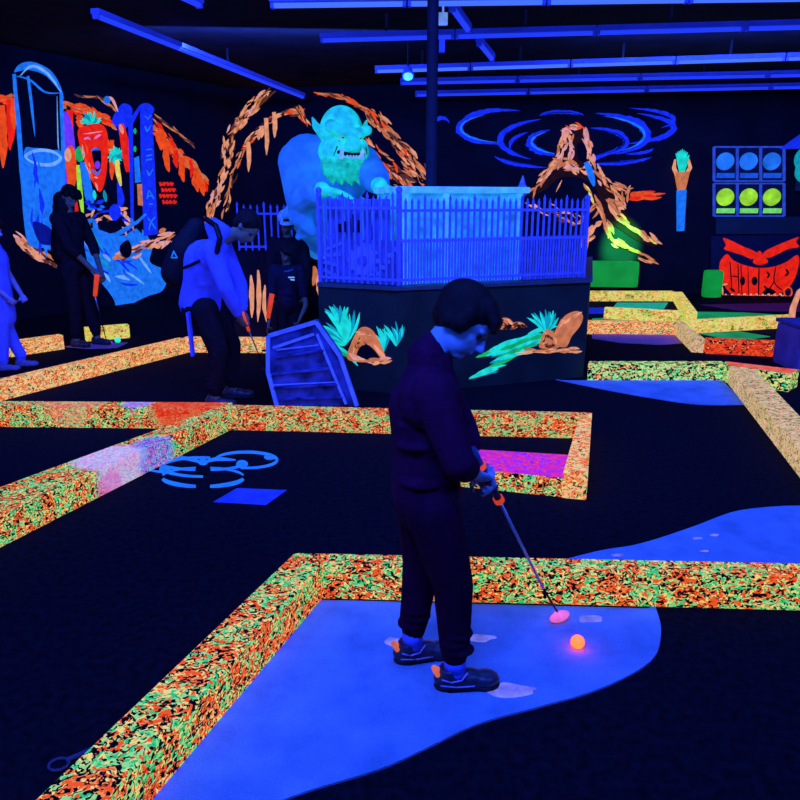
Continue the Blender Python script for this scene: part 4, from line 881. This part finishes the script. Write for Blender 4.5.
def figure(loc, label, J, s=1.0, voxel=.007, skin=SKIN, top=DARKC, leg=DARKC, hair=HAIR, shoes=(SHOE, SOLE), sleeves='long', topname='sweater', legname='trousers', legend=.10, detail=False, hairextra=(), fringe=True, girth=1.0, hemdrop=.0, sock=None, curl=(1.1, 1.1)):
    t = thing('person', label, 'person', loc)
    j = {k: V(v) for k, v in J.items() if k not in ('f', 'u', 'palmN', 'palmF', 'hs')}
    B = basis(J['f'], J['u']); k = s
    # body: one continuous surface
    bm = nb(); head_shape(bm, j['head'], B, s*J.get('hs', 1.0))
    hs = s
    chain(bm, [(j['neck'], .055*s), (j['head']+B @ V((-.02, 0, -.06))*s, .05*s)])
    chain(bm, [(j['pelvis'], .125*s*girth), (j['pelvis'].lerp(j['chest'], .5), .11*s*girth), (j['chest'], .13*s*girth), (j['neck'], .06*s)])
    for a in ('N', 'F'):
        chain(bm, [(j['chest'].lerp(j['sh'+a], .5), .10*s), (j['sh'+a], .062*s), (j['el'+a], .040*s), (j['wr'+a], .026*s)])
        hd = (j['kn'+a+'uckle']-j['wr'+a]) if 'kn'+a+'uckle' in j else (j['wr'+a]-j['el'+a])
        hand_shape(bm, j['wr'+a], hd, J.get('palm'+a, (0, 0, 1)), s, curl[0], 1 if a == 'N' else -1)
        chain(bm, [(j['hip'+a], .095*s), (j['knee'+a], .058*s), (j['ank'+a], .038*s)])
        fw = j['toe'+a]-j['ank'+a]; fw.z = 0; fw.normalize(); c = V((j['ank'+a].x, j['ank'+a].y, .045*s)); chain(bm, [(c, .035*s), (c+fw*.12*s, .025*s)])
        chain(bm, [(j['ank'+a], .036*s), (c, .035*s)])
    put('body', fuse(bm, voxel, 3), skin, t, smooth=True)
    # eyes
    for y in (-1, 1):
        bm = nb(); ball(bm, j['head']+B @ (V((.068, y*.031, .004))*s*J.get('hs', 1.0)), .0125*s, None, 10); put('eye', bm, matte('dark_eye', (.01, .01, .01), .2, spec=.5), t, smooth=True)
    put('hair', hair_cap(j['head'], B, s*J.get('hs', 1.0), hairextra, voxel, fringe), hair, t, smooth=True)
    # top
    bm = nb(); g = girth
    chain(bm, [(j['pelvis']+V((0, 0, -hemdrop)), .145*s*g), (j['pelvis'].lerp(j['chest'], .5), .135*s*g), (j['chest'], .150*s*g), (j['neck'].lerp(j['chest'], .25), .085*s)])
    for a in ('N', 'F'):
        p = [(j['chest'].lerp(j['sh'+a], .5), .12*s), (j['sh'+a], .080*s), (j['el'+a], .060*s)]
        if sleeves == 'long': p += [(j['el'+a].lerp(j['wr'+a], .45), .055*s), (j['el'+a].lerp(j['wr'+a], .8), .042*s)]
        elif sleeves == 'mid': p += [(j['el'+a].lerp(j['wr'+a], .4), .055*s)]; chain(bm, [(j['neck'].lerp(j['chest'], .1)+V((-.01, 0, .0)), .078*s), (j['neck']+V((.0, 0, .012)), .062*s)])
        elif sleeves == 'three': p += [(j['el'+a].lerp(j['wr'+a], .25), .055*s)]
        else: p = p[:2]+[(j['sh'+a].lerp(j['el'+a], .7), .065*s)]
        chain(bm, p)
    # folds
    for _ in range(10):
        z = random.random(); p = j['pelvis'].lerp(j['chest'], z)+V((random.uniform(-.03, .03), random.uniform(-.085, -.06), 0))*s*girth; ball(bm, p, (.085*s, .07*s, .03*s))
    put(topname, fuse(bm, voxel, 2), top, t, smooth=True)
    # trousers
    bm = nb()
    ball(bm, j['pelvis']+V((0, 0, -.04*s)), (.135*s*g, .15*s*g, .13*s))
    for a in ('N', 'F'):
        e = j['knee'+a].lerp(j['ank'+a], 1-legend)
        chain(bm, [(j['hip'+a], .105*s), (j['hip'+a].lerp(j['knee'+a], .5), .095*s), (j['knee'+a], .078*s), (j['knee'+a].lerp(e, .5), .068*s), (e+V((0, 0, .03*s)), .060*s), (e, .052*s)])
        for m in range(3): ball(bm, e+V((random.uniform(-.015, .015), -.01, .03+.035*m))*s, (.062*s, .058*s, .016*s))
    put(legname, fuse(bm, voxel, 2), leg, t, smooth=True)
    for a in ('N', 'F'):
        if sock:
            bm = nb(); chain(bm, [(j['ank'+a]+V((0, 0, .03*s)), .043*s), (j['ank'+a]+V((0, 0, -.03*s)), .044*s)]); put('sock', bm, sock, t, smooth=True)
        shoe(t, j['ank'+a], j['toe'+a]-j['ank'+a], s, shoes[0], shoes[1], voxel, detail)
    return t

# ---- the boy in black with his putter
boy = dict(head=(.195, 2.2, 1.235), hs=1.08, f=(.72, -.26, -.64), u=(.68, 0, .73), neck=(.10, 2.2, 1.145), chest=(.082, 2.2, .97), pelvis=(.085, 2.2, .68),
           shN=(.10, 2.08, 1.04), elN=(.175, 2.03, .84), wrN=(.235, 2.115, .775), shF=(.11, 2.32, 1.04), elF=(.21, 2.33, .86), wrF=(.255, 2.235, .745),
           knNuckle=(.275, 2.16, .735), knFuckle=(.30, 2.20, .685), palmN=(.4, .8, .1), palmF=(-.1, -.9, -.1),
           hipN=(.105, 2.125, .64), kneeN=(.175, 2.115, .38), ankN=(.185, 2.10, .10), toeN=(.4, 2.115, 0), hipF=(.075, 2.275, .64), kneeF=(.075, 2.285, .38), ankF=(.045, 2.25, .10), toeF=(.26, 2.30, 0))
BB = basis(boy['f'], boy['u'])
BH = [(V(boy['head'])+BB @ V((x, y, z)), r_) for x, y, z, r_ in ((-.005, -.07, .0, .035), (-.035, -.062, -.015, .03), (.0, -.07, .03, .03))]
figure((.11, 2.18, 0.008), 'boy in black sweater bending his head over a putter on the foreground turf', boy, .86, .0055, SKIN, KNIT, TROUS, sleeves='mid', hairextra=BH, girth=.93, detail=True, sock=SOCK, legend=.12)
def putter(g0, g1, head, label, grip=ORANGE_RUBBER, headm=P['pink'], r=.012, dirn=(1, .35, 0), hs=1.0, low=.7, bands=()):
    g0, g1, hd = V(g0), V(g1), V(head); t = thing('putter', label, 'putter', hd)
    bm = nb(); cone(bm, g0, g1, r*1.25, r, 12); put('grip', bm, grip, t, smooth=True)
    if bands:
        for q in bands: bm = nb(); cone(bm, g0.lerp(g1, q-.035), g0.lerp(g1, q+.035), r*1.5, r*1.5, 14); put('grip_band', bm, ORANGE_RUBBER, t, smooth=True)
    mid = g1.lerp(hd, low)
    bm = nb(); cone(bm, g1, mid, .0055*hs, .0045*hs, 10); put('shaft', bm, STEEL, t, smooth=True)
    bm = nb(); cone(bm, mid, hd+V((0, 0, .02)), .0045*hs, .004*hs, 10); put('lower_shaft', bm, BLACK, t, smooth=True)
    d = V(dirn).normalized(); B = Matrix((d, V((-d.y, d.x, 0)), V((0, 0, 1)))).transposed()
    bm = nb(); ball(bm, hd+V((0, 0, .018)), (.052*hs, .026*hs, .016*hs), B); ball(bm, hd+V((0, 0, .03))-d*.02, (.014*hs, .012*hs, .018*hs), B); put('head', fuse(bm, .003, 2), headm, t, smooth=True)
    return t
putter((.225, 2.14, .845), (.335, 2.245, .625), (.625, 2.49, .012), 'putter with orange banded grip, blue steel shaft and pink head held by the boy', grip=matte('dark_blue_rubber', (.05, .07, .15), .8), bands=(.30, .48, .66, .97), dirn=(1, .75, 0))
c = G(577, 650); bm = nb(); ball(bm, (c.x, c.y, .034), .025, seg=28)
m, tt, b = newmat('glowing_orange_ball'); b.inputs['Base Color'].default_value = (.8, .25, .03, 1); b.inputs['Emission Color'].default_value = (1, .038, .002, 1); b.inputs['Emission Strength'].default_value = 8.5
tag(put('golf_ball', bm, m, smooth=True), 'glowing orange golf ball on the blue turf before the pink putter head', 'ball')

# ---- man in the white jacket
my = 5.62
man = dict(head=D(246, 228, my), f=(.62, -.25, -.74), u=(.7, 0, .7), neck=D(222, 240, my), chest=D(206, 262, my), pelvis=D(200, 303, my+.05),
           shN=D(212, 250, my-.17), elN=D(226, 288, my-.24), wrN=D(240, 318, my-.12), shF=D(222, 246, my+.18), elF=D(240, 285, my+.18), wrF=D(243, 313, my+.05),
           knNuckle=D(244, 326, my-.08), knFuckle=D(246, 320, my), palmN=(.4, .8, .1), palmF=(.1, -.9, 0),
           hipN=D(205, 310, my-.08), kneeN=(-1.42, 5.52, .47), ankN=(-1.48, 5.55, .10), toeN=(-1.1, 5.5, 0), hipF=D(208, 306, my+.15), kneeF=(-1.38, 5.80, .47), ankF=(-1.40, 5.82, .10), toeF=(-1.1, 5.85, 0))
mt = figure((-1.45, 5.65, 0), 'man in a glowing white jacket and black trousers bending forward at left', man, 1.0, .010, SKIN_DK, WHITEC, DARKC, topname='jacket', fringe=False, girth=1.15)
bm = nb(); chain(bm, [(D(224, 232, my-.02), .06), (D(213, 226, my+.03), .065), (D(217, 240, my-.08), .055)]); put('hood', fuse(bm, .01, 3), WHITEC, mt, smooth=True)
bm = nb(); a, b = D(188, 312, my-.16), D(193, 356, my-.16); beam(bm, a, b, .02, .07, up=V((0, 1, 0))); put('hanging_strip', bm, WHITEC, mt, bevel=.008)
# rucksack
t = thing('backpack', 'black backpack on the back of the man in the white jacket', 'backpack', D(186, 285, my+.1))
bm = nb(); ba, bb = D(196, 228, my+.12), D(176, 272, my+.12); chain(bm, [(ba, .08), (ba.lerp(bb, .5), .125), (bb, .12)])
put('bag', fuse(bm, .01, 3), matte('black_nylon', (.008, .008, .012), .7), t, smooth=True)
for dy, in ((-.20,),):
    bm = nb(); pts = [D(206, 219, my-.08), D(216, 226, my-.20), D(220, 238, my-.27), D(217, 252, my-.27)]; chain(bm, [(p, .022) for p in pts], 8); put('shoulder_strap', fuse(bm, .008, 1), BLACK, t, smooth=True)
    bm = nb(); pts = [D(184, 268, my-.17), D(193, 264, my-.19), D(199, 261, my-.2)]; chain(bm, [(p, .012) for p in pts], 8); put('side_strap', bm, BLACK, t, smooth=True)
bm = nb(); q = D(174, 255, my-.06)
for a0, a1 in (((-.022, -.02), (.022, -.02)), ((.022, -.02), (0, .028)), ((0, .028), (-.022, -.02))): chain(bm, [(q+V((a0[0], 0, a0[1])), .005), (q+V((a1[0], 0, a1[1])), .005)], 6)
put('badge', bm, P['sky'], t, smooth=True)
putter(D(242, 312, my-.1), D(249, 331, my-.06), G(266, 372, .01), 'putter with a red grip held low by the man in the white jacket', hs=1.0, low=.5, headm=BLACK)

# ---- person with long hair in black
ly = 8.1
def std(x, y, h, toe, s, armN, armF, hd=(0, 0, 0), fv=(.5, -.3, -.4)):
    f = V((toe[0], toe[1], 0)).normalized(); l = V((-f.y, f.x, 0)); c = V((x, y, 0)); z = lambda k: V((0, 0, h*k))
    return dict(head=c+z(.925)+f*.05+V(hd), f=fv, u=(.3, 0, .95), neck=c+z(.83)+f*.01, chest=c+z(.73), pelvis=c+z(.53), shN=c+z(.80)-l*.17*s, shF=c+z(.80)+l*.17*s,
                elN=c+V(armN[0]), wrN=c+V(armN[1]), elF=c+V(armF[0]), wrF=c+V(armF[1]), palmN=l, palmF=-l,
                hipN=c+z(.49)-l*.09*s, hipF=c+z(.49)+l*.09*s, kneeN=c+z(.27)-l*.09*s+f*.03, kneeF=c+z(.27)+l*.09*s+f*.03, ankN=c+z(.055)-l*.10*s, ankF=c+z(.055)+l*.10*s+f*.12,
                toeN=c+f*.4-l*.1*s, toeF=c+f*.5+l*.1*s)
J = std(-3.62, 8.1, 1.76, (1, -.3), 1.0, ((.06, -.2, 1.12), (.28, -.12, .84)), ((.16, .18, 1.12), (.30, .0, .80)))
hx = [((-3.66-.008*i, 8.10, 1.60-.07*i), .10+.004*i) for i in range(9)]
figure((-3.6, 8.1, 0), 'person with long dark hair in black clothes holding a putter before the left wall mural', J, .98, .011, SKIN_DK, DARKC, DARKC, hairextra=hx, sleeves='three')
putter(D(97, 275, 7.95), D(95, 296, 7.98), G(107, 344, .01), 'putter with an orange grip held by the long haired person in black', hs=1.3, r=.022, low=.3, headm=P['purple'])
bm = nb(); c = G(118, 343); ball(bm, (c.x, c.y, .034), .034, seg=16); tag(put('golf_ball', bm, fluo('cyan_ball', (40, 240, 190), 1), smooth=True), 'glowing green cyan golf ball on the floor in front of the long haired person', 'ball')
# ---- child in white at the left edge
J = std(-3.85, 6.88, 1.45, (1, .2), .85, ((.0, -.17, .92), (.16, -.10, .72)), ((.05, .17, .92), (.18, .12, .72)), fv=(.8, .1, -.3))
cw_ = figure((-3.85, 6.88, 0), 'person in a long white glowing T-shirt cut off by the left edge', J, .86, .010, matte('pale_skin', (.30, .26, .42), .6), WHITEC, WHITEC, sleeves='short', topname='t_shirt', legname='leggings', hemdrop=.24, shoes=(matte('blue_shoe_fabric', (.15, .15, .3), .7), SOLE), legend=.05, girth=1.2)
# ---- small child and the capped person
J = std(-1.09, 7.02, 1.20, (.25, -1), .68, ((-.17, -.05, .62), (-.17, -.16, .47)), ((.18, -.05, .62), (.13, -.16, .50)), fv=(.05, -.85, -.5))
ck = figure((-1.09, 7.0, 0), 'small child in a dark T-shirt with a white chest logo standing behind the coffin', J, .70, .009, SKIN_DK, matte('navy_tshirt', (.012, .012, .03), .9), DARKC, sleeves='short', topname='t_shirt')
bm = nb(); q = J['chest']+V((.06, -.135, .0)); beam(bm, q+V((-.03, .003, .02)), q+V((.03, .003, .02)), .004, .012); beam(bm, q+V((-.01, .003, 0)), q+V((.03, .003, -.005)), .004, .012); put('chest_logo', bm, P['pale'], ck)
bm = nb(); n = 18; q = J['neck']+V((.0, -.015, -.02)); chain(bm, [(q+V((.065*math.cos(a), .05*math.sin(a), -.03*max(0, -math.sin(a)))), .008) for a in [2*math.pi*i/n for i in range(n+1)]], 6); put('collar', bm, matte('blue_collar', (.1, .12, .3), .9), ck, smooth=True)
putter(D(272, 294, 6.85), D(268, 318, 6.85), G(266, 352, .01), 'putter with a red grip beside the small child', hs=1.0, r=.02, low=.4, headm=BLACK)
J = std(-1.16, 7.62, 1.47, (.2, -1), .85, ((-.2, -.05, .85), (-.16, -.15, .65)), ((.2, -.05, .85), (.16, -.15, .65)), fv=(.1, -.85, -.45))
cp = figure((-1.16, 7.62, 0), 'person in a pale blue cap and dark clothes standing behind the small child', J, .86, .011, SKIN_DK, DARKC, DARKC)
q = V(J['head']); Bc = basis((.1, -.85, -.25), (0, 0, 1)); bm = nb(); ball(bm, q+V((0, .01, .075)), (.10, .095, .085)); ball(bm, q+Bc @ V((.10, 0, .05)), (.075, .08, .012), Bc)
put('cap', fuse(bm, .008, 2), matte('pale_blue_cap_cloth', (.4, .55, .6), .9, .4, 60, em=lin((30, 110, 230)), es=.3), cp, smooth=True)

# ---- ogre sculpture
OG = matte('cyan_ogre_skin', (.1, .62, .38), .7, .45, 9, em=lin((20, 235, 180)), es=.5, bump=.6); OGS = matte('blue_ogre_shirt', (.12, .34, .5), .85, .35, 6, em=lin((15, 95, 200)), es=.5, bump=.6)
OGD = matte('teal_ogre_beard', (.04, .25, .18), .8, .5, 16, em=lin((15, 205, 135)), es=.7, bump=.8)
oy = 7.55
t = thing('ogre_statue', 'hunched cyan faced ogre statue in a blue shirt leaning over the fence', 'statue', (-.7, 7.75, .915))
O = lambda u, v, dy=0: D(u, v, oy+dy)
bm = nb()
Bh = basis((.45, -.85, -.2), (0, 0, 1)); hc = O(342, 138, -.35)
q = lambda x, y, z: hc+Bh @ V((x, y, z))
ball(bm, q(-.03, 0, .05), (.21, .205, .235), Bh, 24); ball(bm, q(.06, 0, -.12), (.20, .25, .17), Bh, 20); ball(bm, q(.12, 0, -.20), (.12, .19, .10), Bh, 16)
chain(bm, [(q(.19, .17, .10), .045), (q(.22, .06, .075), .05), (q(.22, -.06, .075), .05), (q(.17, -.19, .12), .06)], 12)   # brow
chain(bm, [(q(.22, 0, .05), .04), (q(.29, 0, -.02), .065)], 12); ball(bm, q(.25, .05, -.03), .035); ball(bm, q(.25, -.05, -.03), .035)
for y in (-1, 1):
    ball(bm, q(.16, y*.13, -.04), (.08, .06, .06), Bh)
    chain(bm, [(q(-.02, y*.2, .04), .05), (q(-.05, y*.25, .09), .036), (q(-.07, y*.275, .16), .012)], 10)          # ears
chain(bm, [(hc+V((-.05, .1, -.2)), .17), (O(330, 165, 0), .2)])
# lower lip and jowls
chain(bm, [(q(.20, .16, -.12), .03), (q(.25, 0, -.15), .035), (q(.20, -.16, -.10), .03)], 10); chain(bm, [(q(.19, .16, -.06), .03), (q(.25, 0, -.065), .03), (q(.19, -.16, -.04), .03)], 10)
# torso, arms, legs under the shirt
chain(bm, [(O(325, 172, 0), .3), (O(328, 215, .1), .34), (O(330, 232, .25), .25)])
chain(bm, [(O(300, 165, -.1), .16), (O(303, 198, -.35), .12), (O(322, 190, -.75), .075)]); chain(bm, [(O(362, 165, -.1), .15), (O(376, 180, -.5), .10), (O(380, 187, -.85), .07)])
chain(bm, [(V((-.95, 8.05, 1.5)), .18), (V((-.9, 8.0, 1.2)), .14), (V((-.9, 8.1, 1.13)), .12)]); chain(bm, [(V((-.5, 7.75, 1.45)), .18), (V((-.5, 7.75, 1.15)), .15), (V((-.5, 7.75, 1.06)), .12)])
hand_shape(bm, O(322, 190, -.78), (1, -.1, -.12), (0, 0, -1), 2.2, .35, 1); hand_shape(bm, O(379, 185, -.85), (.8, -.5, -.25), (0, 0, -1), 1.7, .6, -1)
body = put('body', fuse(bm, .012, 2), OG, t, smooth=True)
bm = nb()
for i in range(17):
    a = -1.15+2.3*i/16; b0 = q(.10+.10*math.cos(a), .23*math.sin(a), -.20); chain(bm, [(b0, .05), (b0+V((.01, 0, -.09)), .04), (b0+V((.02, 0, -.15-.02*(i % 3))), .012)], 8)
put('beard', fuse(bm, .010, 1), OGD, t, smooth=True)
bm = nb(); chain(bm, [(q(.24, .12, -.105), .016), (q(.27, 0, -.115), .02), (q(.24, -.13, -.095), .016)], 8); put('mouth', bm, P['black'], t, smooth=True)
for y, h in ((.09, .085), (-.115, .085)):
    bm = nb(); chain(bm, [(q(.265, y, -.13), .024), (q(.285, y, -.13+h*.6), .018), (q(.28, y, -.13+h), .005)], 8); put('tusk', bm, P['pale'], t, smooth=True)
for y in (.03, -.03, .0, .06, -.06):
    bm = nb(); ball(bm, q(.288-.6*y*y, y, -.125), (.011, .013, .016)); put('tooth', bm, P['pale'], t, smooth=True)
for y in (-1, 1):
    bm = nb(); ball(bm, q(.185, y*.085, .035), (.035, .035, .022), Bh); e = put('eye', bm, P['pale'], t, smooth=True)
    bm = nb(); chain(bm, [(q(.215, y*.03, .055), .006), (q(.235, y*.08, .068), .009), (q(.215, y*.14, .085), .004)], 8); put('eyebrow', bm, P['dgreen'], t, smooth=True)
    bm = nb(); ball(bm, q(.285, y*.03, -.04), (.014, .014, .010)); put('nostril', bm, P['dgreen'], t, smooth=True)
    bm = nb(); chain(bm, [(q(.215, y*.12, .0), .004), (q(.235, y*.15, -.06), .006), (q(.22, y*.17, -.13), .003)], 8); put('cheek_crease', bm, P['dgreen'], t, smooth=True)
    bm = nb(); ball(bm, q(.222, y*.085, .035), .012); put('pupil', bm, BLACK, e)
bm = nb()
chain(bm, [(O(322, 165, .1), .30), (O(322, 172, 0), .36), (O(326, 212, .1), .38), (O(328, 226, .2), .32)])
ball(bm, O(308, 162, .05), .27); ball(bm, O(345, 178, -.1), .24)
chain(bm, [(O(298, 162, -.1), .20), (O(302, 200, -.35), .16), (O(316, 192, -.68), .115)]); chain(bm, [(O(362, 165, -.1), .19), (O(375, 178, -.48), .14), (O(379, 184, -.72), .10)])
chain(bm, [(O(302, 195, -.35), .13), (O(300, 215, -.35), .12), (O(312, 232, -.35), .05)])
for i in range(16):
    u = random.uniform(292, 360); v = random.uniform(170, 225); chain(bm, [(O(u, v, -.24), .05), (O(u+random.uniform(-8, 8), v+random.uniform(8, 20), -.24), .035)], 8)
put('shirt', fuse(bm, .014, 2), OGS, t, smooth=True)
bm = nb(); chain(bm, [(V((-.93, 8.0, 1.55)), .22), (V((-.88, 7.98, 1.25)), .17), (V((-.88, 8.0, 1.13)), .16)]); chain(bm, [(V((-.5, 7.75, 1.45)), .22), (V((-.5, 7.75, 1.12)), .18)]); put('trousers', fuse(bm, .014, 2), P['sky'], t, smooth=True)
